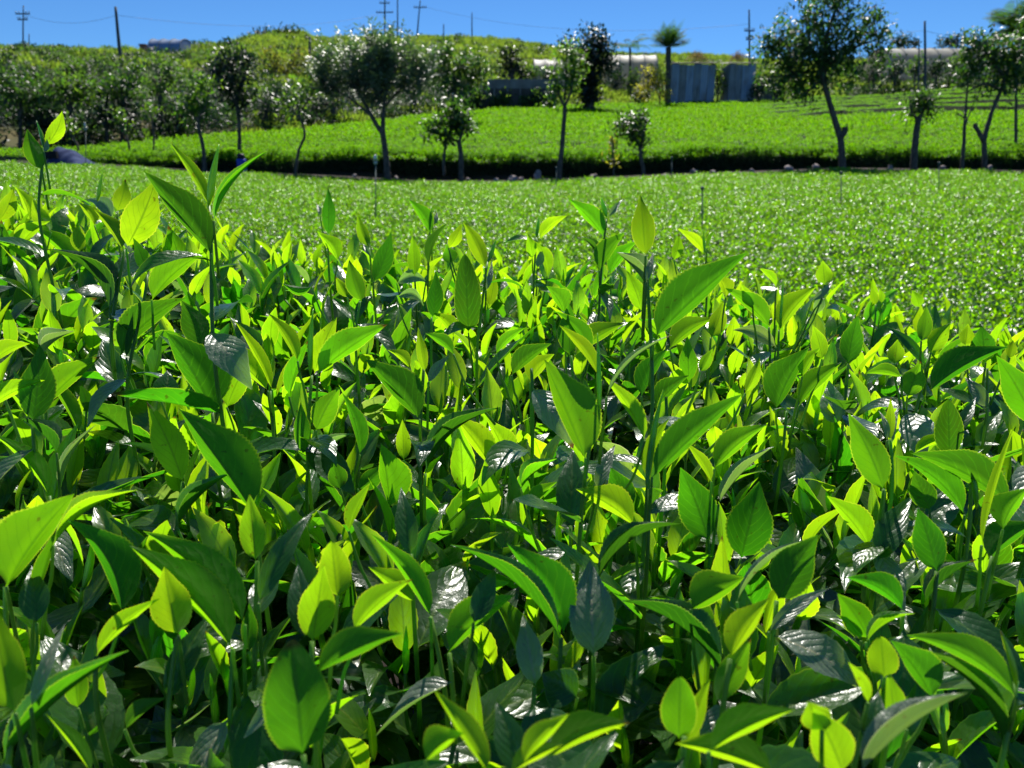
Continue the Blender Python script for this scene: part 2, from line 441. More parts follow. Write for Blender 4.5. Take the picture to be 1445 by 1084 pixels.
# ------------------------------------------------------------------ terrain, all heights in metres
EDGE = [(-200, 226), (0, 227), (120, 229), (300, 241), (450, 246), (600, 254), (720, 254), (850, 249), (1000, 243), (1200, 236), (1445, 240), (1700, 243)]
FRONT = [(-200, 222), (0, 221), (120, 219), (300, 216), (450, 216), (600, 216), (720, 218), (850, 217), (1000, 212), (1200, 210), (1445, 213), (1700, 214)]
DE = [(-200, 26), (0, 27), (150, 29), (300, 32), (450, 36), (700, 48), (950, 54), (1200, 58), (1445, 60), (1700, 61)]
YE = [(-200, 210), (0, 207), (150, 200), (300, 188), (450, 178), (600, 160), (700, 150), (950, 144), (1080, 141), (1200, 137), (1300, 130), (1445, 126), (1700, 122)]
DC = [(-200, 72), (0, 75), (420, 82), (520, 105), (1000, 110), (1150, 95), (1700, 95)]
YC = [(-200, 64), (0, 70), (170, 72), (260, 69), (330, 62), (370, 50), (420, 48), (450, 56), (500, 53), (650, 53), (720, 58), (780, 68), (850, 76), (1000, 79), (1060, 86), (1150, 88), (1300, 84), (1445, 82), (1700, 80)]
D0, D1, D2 = 3.2, 20.6, 23.1
def zpx(px, py, d): return P(px, py, d)[2]
def canopy_field(px, d):
    z0 = zpx(722, 470, 4.8); z1 = zpx(px, lerp(px, EDGE), D1)
    t = (d - 4.8) / (D1 - 4.8)
    x = (px - 722) * d / FPX
    return z0 + (z1 - z0) * t + .025 * math.sin(x * 1.7 + d * .6) * math.sin(d * 1.3) - (0.35 * max(0, d - D1 + .5) ** 2 if d > D1 - .5 else 0)
def canopy_terrace(px, d):
    de = lerp(px, DE)
    z0 = zpx(px, lerp(px, FRONT), D2); z1 = zpx(px, lerp(px, YE), de)
    t = min(1.0, (d - D2) / (de - D2))
    z = z0 + (z1 - z0) * t
    # contour steps at the right-hand top of the slope
    k = np.clip((px - 1060) / 90, 0, 1) * (1.0 if t > .45 else 0.0)
    if k > 0:
        s = (t - .45) / .55 * 5.0 + .22 * math.sin(px * .031 + 4 * t) * (1 if .5 < t < .97 else 0)
        fr = s - math.floor(s)
        st = math.floor(s) + min(1.0, fr / .16) * .85 + .15 * fr
        z = z * (1 - k) + k * (z0 + (z1 - z0) * (.45 + .55 * st / 5.0))
    x = (px - 722) * d / FPX
    z += .05 * math.sin(x * .9 + d * .35) * math.sin(d * .8 + .3 * x)
    return z - (.3 * max(0, D2 + .35 - d) ** 2)
def crest_d(px): return lerp(px, DC)
def hill_z(px, d):
    de, dc = lerp(px, DE), crest_d(px)
    z0 = zpx(px, lerp(px, YE), de) - .5; z1 = zpx(px, lerp(px, YC), dc)
    t = (d - de) / (dc - de)
    x = (px - 722) * d / FPX
    wob = .35 * math.sin(x * .31 + 1.3) * math.sin(d * .22) * min(1, max(0, t * 4)) * max(0, 1 - abs(t))
    if t <= 1:
        left = np.clip((420 - px) / 250, 0, 1)
        s = t * (1 + .25 * left * (1 - t))
        return z0 + (z1 - z0) * s + wob
    return z1 - (d - dc) * .12
def soil(px, d):
    if d < 2.3: return 0.10
    if d < D0: 
        t = (d - 2.3) / (D0 - 2.3)
        return 0.10 + (canopy_field(px, D0) - .75 - .10) * t * t * (3 - 2 * t)
    if d < D1 + .15: return canopy_field(px, min(d, D1 - .5)) - .62 
    floor = zpx(px, lerp(px, EDGE) + .6, 22.6)
    if d < D2 - .1: 
        return floor - .25 * max(0, (22.2 - d) / 1.6)
    de = lerp(px, DE)
    if d < de: return max(floor, canopy_terrace(px, max(d, D2 + .5)) - .5) if d > D2 + .25 else floor
    return hill_z(px, d)
def ground_at(px, py, d0=23.5, d1=125):
    """distance at which the line of sight through a photo point meets the ground"""
    for d in np.arange(d0, d1, .25):
        if P(px, py, d)[2] <= soil(px, d): return float(d)
    return float(d1)
def gpt(px, d): 
    q = P(px, 300, d); return np.array((q[0], 0, 0)) , q
def on_ground(px, d):
    """a point on the ground below the photo column px at distance d"""
    py = 300.0
    for _ in range(14):
        z = soil(px, d)
        q = P(px, py, d)
        py += (q[2] - z) / (d * UPV[2]) * FPX
    return P(px, py, d)
def on_surface(px, d, zfun):
    z = zfun(px, d)
    q = P(px, 300, d)
    py = 300 + (q[2] - z) / (d * UPV[2]) * FPX
    return P(px, py, d)

def sheet(name, ds, pxs, zfun, mat, mb=None):
    own = mb is None
    mb = mb or MB()
    V = [on_surface(p, d, zfun) for d in ds for p in pxs]
    w = len(pxs)
    F = [(i * w + j, i * w + j + 1, (i + 1) * w + j + 1, (i + 1) * w + j) for i in range(len(ds) - 1) for j in range(w - 1)]
    mb.add(V, F)
    return mb.build(name, mat) if own else mb

# the ground: one sheet from under the camera to beyond the crest
ds = np.concatenate([[-8, -3, .05, 1.0, 1.8, 2.3, 2.6, 2.9, 3.2], np.linspace(4, 20.4, 12), [20.9, 21.4, 22, 22.6, 22.95, 23.05, 23.4, 23.8, 25], np.linspace(26, 62, 46), np.linspace(63, 112, 50), [116, 122, 140, 200, 400, 900]])
pxs = np.linspace(-500, 1950, 82)
V = []
for d in ds:
    for p in pxs:
        if d < 2.3:
            V.append(((p - 722.5) * 4.0 / FPX * max(1, 1), d * 1.03, 0.10))
        elif d > 122:
            q = on_surface(p, 122, soil); k = (d - 122)
            V.append((q[0] * (1 + k / 122), q[1] * (1 + k / 122), q[2] - k * .12))
        else: V.append(on_surface(p, d, soil))
w = len(pxs)
mbg = MB()
F = []; mi = []
for i in range(len(ds) - 1):
    for j in range(w - 1):
        F.append((i * w + j, i * w + j + 1, (i + 1) * w + j + 1, (i + 1) * w + j))
mbg.add(V, F)
mbg.m = [1 if (ds[k // (w - 1)] > lerp(pxs[k % (w - 1)], DE) - .5 and ds[k // (w - 1)] > 24) else 0 for k in range(len(F))]
ground = mbg.build('ground', [M['soil'], M['hill']])
tag(ground, kind='structure')

# ------------------------------------------------------------------ scattering by geometry nodes (uncountable foliage only)
def scatter(name, pts, rots, scls, protos, mat_core=None, core=None):
    """pts on which the prototype clumps are set; core = (verts, faces) of the shaded mass below them"""
    V = [tuple(p) for p in pts]; n = len(V); F = []
    if core:
        F = [tuple(i + n for i in f) for f in core[1]]; V += [tuple(p) for p in core[0]]
    me = bpy.data.meshes.new(name); me.from_pydata(V, [], F)
    nv = len(V)
    a = me.attributes.new('sel', 'BOOLEAN', 'POINT'); a.data.foreach_set('value', np.arange(nv) < n)
    r = np.zeros((nv, 3), np.float32); r[:n] = rots
    a = me.attributes.new('rot', 'FLOAT_VECTOR', 'POINT'); a.data.foreach_set('vector', r.ravel())
    s = np.ones(nv, np.float32); s[:n] = scls
    a = me.attributes.new('scl', 'FLOAT', 'POINT'); a.data.foreach_set('value', s)
    if mat_core: me.materials.append(mat_core)
    o = bpy.data.objects.new(name, me); COL.objects.link(o)
    ng = bpy.data.node_groups.new(name + '_nodes', 'GeometryNodeTree')
    ng.interface.new_socket('Geometry', in_out='INPUT', socket_type='NodeSocketGeometry')
    ng.interface.new_socket('Geometry', in_out='OUTPUT', socket_type='NodeSocketGeometry')
    gi = ng.nodes.new('NodeGroupInput'); go = ng.nodes.new('NodeGroupOutput')
    iop = ng.nodes.new('GeometryNodeInstanceOnPoints')
    g2i = ng.nodes.new('GeometryNodeGeometryToInstance')
    for p in protos:
        oi = ng.nodes.new('GeometryNodeObjectInfo'); oi.inputs['Object'].default_value = p
        oi.inputs['As Instance'].default_value = True
        ng.links.new(oi.outputs['Geometry'], g2i.inputs[0])
    def attr(nm, ty):
        q = ng.nodes.new('GeometryNodeInputNamedAttribute'); q.data_type = ty; q.inputs['Name'].default_value = nm
        return q.outputs[0]
    ng.links.new(gi.outputs[0], iop.inputs['Points'])
    ng.links.new(attr('sel', 'BOOLEAN'), iop.inputs['Selection'])
    ng.links.new(g2i.outputs[0], iop.inputs['Instance'])
    iop.inputs['Pick Instance'].default_value = True
    e2r = ng.nodes.new('FunctionNodeEulerToRotation')
    ng.links.new(attr('rot', 'FLOAT_VECTOR'), e2r.inputs[0]); ng.links.new(e2r.outputs[0], iop.inputs['Rotation'])
    ng.links.new(attr('scl', 'FLOAT'), iop.inputs['Scale'])
    jg = ng.nodes.new('GeometryNodeJoinGeometry')
    ng.links.new(gi.outputs[0], jg.inputs[0]); ng.links.new(iop.outputs[0], jg.inputs[0])
    ng.links.new(jg.outputs[0], go.inputs[0])
    md = o.modifiers.new('scatter', 'NODES'); md.node_group = ng
    return o

def simple_leaf(mb, base, dirv, nrm, length, width, bend=0.15):
    """six-faced leaf used where a leaf is a few pixels"""
    dirv = dirv / np.linalg.norm(dirv)
    nrm = nrm - dirv * (nrm @ dirv); nrm /= np.linalg.norm(nrm) + 1e-9
    sd = np.cross(dirv, nrm)
    rows = [(0, .12), (.35, .95), (.7, .8), (1, .05)]
    vs = []; uv = []
    for t, w in rows:
        c = base + dirv * length * t - nrm * bend * length * t * t
        e = nrm * width * .14 * w
        vs += [c - sd * width / 2 * w + e, c, c + sd * width / 2 * w + e]; uv += [(t, .5 - w / 2), (t, .5), (t, .5 + w / 2)]
    f = []
    for i in range(3):
        for c in range(2):
            f.append((i * 3 + c, i * 3 + c + 1, i * 3 + c + 4, i * 3 + c + 3))
    mb.add(vs, f, uv)
def rdir(el_lo, el_hi, az=None):
    a = rng.uniform(0, 2 * math.pi) if az is None else az
    e = R(rng.uniform(el_lo, el_hi))
    return np.array((math.cos(a) * math.cos(e), math.sin(a) * math.cos(e), math.sin(e)))

def proto_obj(name, mb, mat):
    me = mb.mesh(name, mat)
    return bpy.data.objects.new(name, me)       # only reached through the scatter nodes

def tea_patch(name, size, nshoot, leaf, mat, hgt=.07):
    mb = MB()
    for _ in range(nshoot):
        c = np.array((rng.uniform(-size / 2, size / 2), rng.uniform(-size / 2, size / 2), rng.uniform(-hgt, hgt * .4)))
        a0 = rng.uniform(0, 6.28)
        k = rng.integers(4, 7)
        for j in range(k):
            el = (20 + 60 * j / k) + rng.uniform(-18, 12)
            dv = rdir(el, el, a0 + j * 2.4 + rng.uniform(-.3, .3))
            simple_leaf(mb, c + np.array((0, 0, leaf * .22 * j)), dv, np.array((0, 0, 1.0)) + .25 * rng.normal(size=3), leaf * rng.uniform(.75, 1.2) * (1.1 - .5 * j / k), leaf * .42 * rng.uniform(.8, 1.15), rng.uniform(.0, .35))
    return proto_obj(name, mb, mat)

fprot = [tea_patch('tea_patch', .5, 92, .045, M['field']) for _ in range(4)]
tprot = [tea_patch('tea_patch', 1.0, 62, .105, M['terrace'], .11) for _ in range(4)]

# lower field between the foreground bush and the gully
pts = []; rots = []; scl = []
d = D0 - .3
while d < D1 - .1:
    step = .30 + .006 * d
    half = 1050 * d / FPX
    xs = np.arange(-half, half, step)
    for x in xs:
        dd = d + rng.uniform(-.12, .12); px = 722.5 + (x + rng.uniform(-.12, .12)) * FPX / dd
        q = on_surface(px, dd, canopy_field)
        pts.append(q - np.array((0, 0, .06 + rng.uniform(0, .03)))); rots.append((rng.uniform(-.12, .12), rng.uniform(-.12, .12), rng.uniform(0, 6.28))); scl.append(rng.uniform(.9, 1.15))
    d += step
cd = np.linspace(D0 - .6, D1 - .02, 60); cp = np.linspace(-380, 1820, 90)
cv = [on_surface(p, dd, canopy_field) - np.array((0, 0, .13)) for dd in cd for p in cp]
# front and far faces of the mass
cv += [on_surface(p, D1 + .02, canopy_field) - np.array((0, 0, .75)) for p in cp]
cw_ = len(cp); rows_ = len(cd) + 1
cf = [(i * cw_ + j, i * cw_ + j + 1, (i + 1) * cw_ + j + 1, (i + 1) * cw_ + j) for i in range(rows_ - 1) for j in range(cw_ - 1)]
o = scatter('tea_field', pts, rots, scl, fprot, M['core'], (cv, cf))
tag(o, 'plucked tea field below, sunlit green, running back to the gully', 'tea field', kind='stuff')

# upper terrace beyond the gully, its clipped front standing as a dark hedge
pts = []; rots = []; scl = []
d = D2 + .1
while d < 60.5:
    step = .42 + .0065 * d
    half = 940 * d / FPX
    for x in np.arange(-half, half, step):
        dd = d + rng.uniform(-.2, .2); px = 722.5 + (x + rng.uniform(-.2, .2)) * FPX / dd
        if dd > lerp(px, DE): continue
        if dd < D2 + 1.2 and px < 112: continue
        tt = (dd - D2) / (lerp(px, DE) - D2); row = False
        if px > 1080 and tt > .45:
            fr = ((tt - .45) / .55 * 5.0 + .22 * math.sin(px * .031 + 4 * tt)) % 1.0; row = True
            if fr < .22 and rng.uniform() < .8: continue
        q = on_surface(px, dd, canopy_terrace)
        pts.append(q - np.array((0, 0, .10 + rng.uniform(-.01, .05)))); rots.append((rng.uniform(-.12, .12), rng.uniform(-.12, .12), rng.uniform(0, 6.28))); scl.append(rng.uniform(.7, 1.0) * (1.0 if dd > 30 else .72) * (.6 if row else 1))
    d += step
hp = []; hr = []; hs_ = []
for px in np.arange(116, 1580, 4.5):        # uneven bush heads along the rim
    g = math.sin(px * .045) + .7 * math.sin(px * .113 + 1) + .5 * math.sin(px * .021 + 2)
    q = on_surface(px + rng.uniform(-3, 3), D2 + rng.uniform(.02, .5), canopy_terrace)
    pts.append(q + np.array((0, 0, -.16 + .05 * g + rng.uniform(-.05, .05)))); rots.append((rng.uniform(0, .9), rng.uniform(-.4, .4), rng.uniform(0, 6.28))); scl.append(rng.uniform(.26, .5))
for px in np.arange(116, 1580, 7):
    for k in range(6):
        dd = D2 + .10 - .03 * k + .10 * math.sin(px * .021) * math.sin(px * .0083 + 1)
        top = on_surface(px, D2 + .3, canopy_terrace)
        q = P(px + rng.uniform(-5, 5), 230, dd)
        q = np.array((q[0], q[1], top[2] - .10 - .15 * k + rng.uniform(-.06, .06)))
        if k == 0: pts.append(q); rots.append((R(60) + rng.uniform(-.3, .2), rng.uniform(-.3, .3), rng.uniform(-.4, .4))); scl.append(rng.uniform(.30, .45))
        else: hp.append(q); hr.append((R(80) + rng.uniform(-.4, .3), rng.uniform(-.4, .4), rng.uniform(-.4, .4))); hs_.append(rng.uniform(.28, .42))
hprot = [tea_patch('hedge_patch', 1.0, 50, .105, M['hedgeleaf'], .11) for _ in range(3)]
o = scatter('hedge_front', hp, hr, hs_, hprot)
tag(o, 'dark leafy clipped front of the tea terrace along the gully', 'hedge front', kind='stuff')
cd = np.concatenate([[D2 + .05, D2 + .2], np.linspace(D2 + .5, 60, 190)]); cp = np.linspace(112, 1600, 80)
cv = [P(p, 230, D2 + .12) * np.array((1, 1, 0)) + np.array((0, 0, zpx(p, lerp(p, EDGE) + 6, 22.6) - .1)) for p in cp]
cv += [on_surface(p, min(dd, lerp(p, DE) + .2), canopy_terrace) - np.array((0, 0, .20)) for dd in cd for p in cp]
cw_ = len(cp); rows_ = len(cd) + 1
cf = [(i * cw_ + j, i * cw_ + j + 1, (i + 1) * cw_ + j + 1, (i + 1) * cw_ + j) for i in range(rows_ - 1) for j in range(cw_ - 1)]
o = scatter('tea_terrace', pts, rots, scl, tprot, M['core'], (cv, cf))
tag(o, 'tea terrace rising beyond the gully with a dark clipped hedge front', 'tea terrace', kind='stuff')

# rough growth on the hill
def clump(name, n, rad, leaf, mat, flat=.8, asp=.34, up=False):
    mb = MB()
    for _ in range(n):
        v = rng.normal(size=3); v /= np.linalg.norm(v); v[2] = abs(v[2])
        r = rad * rng.uniform(.45, 1.0) ** .6
        c = v * r * np.array((1, 1, flat))
        dv = rdir(50, 88) if up else (v + .8 * rng.normal(size=3))
        simple_leaf(mb, c * (np.array((1, 1, .2)) if up else 1), dv, np.array((0, 0, 1.0)) + .5 * rng.normal(size=3), leaf * rng.uniform(.6, 1.3), leaf * asp * rng.uniform(.7, 1.2), rng.uniform(0, .4))
    return proto_obj(name, mb, mat)
scr = [clump('scrub_clump', 150, .8, .26, M['scrub']) for _ in range(3)]
scd = [clump('scrub_clump', 170, .9, .26, M['scrubdark']) for _ in range(3)]
grs = [clump('grass_clump', 110, .9, .45, M['grass'], up=True, asp=.16) for _ in range(3)]
def hill_pts(cond, n, sc=(.7, 1.3)):
    pts = []; rots = []; scl = []; tries = 0
    while len(pts) < n and tries < n * 30:
        tries += 1
        px = rng.uniform(-150, 1600); de, dc = lerp(px, DE), crest_d(px)
        d = de + .4 + (dc + 3 - de) * rng.uniform(0, 1) ** .85
        py = proj(on_surface(px, d, soil))[1]
        if 192 < px < 268 and py < 78 and d > 60: continue
        k = cond(px, py, d)
        if k <= 0 or rng.uniform() > min(k, 1): continue
        q = on_surface(px, d, soil) - np.array((0, 0, .12))
        pts.append(q); rots.append((0, 0, rng.uniform(0, 6.28))); scl.append(rng.uniform(*sc) * (k if k > 1 else 1))
    return pts, rots, scl
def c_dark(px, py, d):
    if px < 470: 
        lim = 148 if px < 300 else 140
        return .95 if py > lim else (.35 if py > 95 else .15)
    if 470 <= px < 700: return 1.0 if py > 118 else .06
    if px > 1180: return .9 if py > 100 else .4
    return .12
def c_mid(px, py, d):
    if px < 350: return .8 if py < 150 else .40
    if px < 470: return .7 if py < 145 else .1
    if px < 1060: return .45 if py > 66 else .18
    return .3
def c_grass(px, py, d):
    if px < 350: return .25 if py < 100 else 0
    if px < 1150: return .95 if py < 110 else .4
    return .3
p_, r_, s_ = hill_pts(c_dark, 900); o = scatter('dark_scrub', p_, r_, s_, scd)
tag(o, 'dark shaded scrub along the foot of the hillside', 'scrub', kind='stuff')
p_, r_, s_ = hill_pts(c_mid, 900, (.55, 1.15)); o = scatter('hill_scrub', p_, r_, s_, scr)
tag(o, 'sunlit green scrub covering the hillside', 'scrub', kind='stuff')
p_, r_, s_ = hill_pts(c_grass, 2600, (.7, 1.2)); o = scatter('hill_grass', p_, r_, s_, grs)
tag(o, 'tall yellow green grass over the crest of the hill', 'grass', kind='stuff')

# ------------------------------------------------------------------ the foreground tea bush: shoots
def bush_top(px, d):
    y_far = lerp(px, [(-200, 270), (0, 285), (300, 345), (500, 375), (900, 400), (1100, 425), (1445, 485), (1700, 520)])
    y_near = 985
    z0 = zpx(px, y_near, .40); z1 = zpx(px, y_far, 1.2)
    return z0 + (z1 - z0) * min(1.0, max(0, (d - .40) / .80)) - .5 * max(0, d - 1.22) ** 1.3
def stem_mesh(pts, r0, r1, drop=.22, n=None):
    pts = [np.asarray(p, float) for p in pts]
    p0 = pts[0] - np.array((0, 0, drop)) + (np.array((0, .02, 0)))
    A = np.array([p0] + pts); seg = np.concatenate([[0], np.cumsum(np.linalg.norm(np.diff(A, axis=0), axis=1))])
    u = np.linspace(0, seg[-1], 26)
    sp = np.stack([np.interp(u, seg, A[:, k]) for k in range(3)], 1)
    for _ in range(4): sp[1:-1] = (sp[:-2] + 2 * sp[1:-1] + sp[2:]) / 4
    rr = np.linspace(r0, r1, len(sp))
    mb = MB(); tube(mb, sp, rr, 7)
    return mb
def bud_mesh(B, T, wid, seed=0):
    """rolled leaf bud: a slim spindle with an overlapping edge"""
    mb = MB(); n = 11
    t = np.linspace(0, 1, n)
    rs = np.random.default_rng(seed)
    x, y = frame_of(T - B)
    k = rs.uniform(-.12, .12) * np.linalg.norm(T - B)
    sp = B + np.outer(t, T - B) + np.outer(4 * t * (1 - t) * k, x)
    rr = wid / 2 * np.maximum(.10, np.sin(np.pi * t ** .75) ** .8)
    tube(mb, sp, rr, 7)
    vs = []; uv = []
    for i in range(n):
        a = .8 + 2.2 * t[i]
        e = math.cos(a) * x + math.sin(a) * y; e2 = math.cos(a + 1.2) * x + math.sin(a + 1.2) * y
        vs += [sp[i] + e * rr[i] * 1.02, sp[i] + e2 * rr[i] * 1.5]; uv += [(t[i], .5), (t[i], 1)]
    mb.add(vs, [(2 * i, 2 * i + 1, 2 * i + 3, 2 * i + 2) for i in range(n - 1)], uv)
    return mb

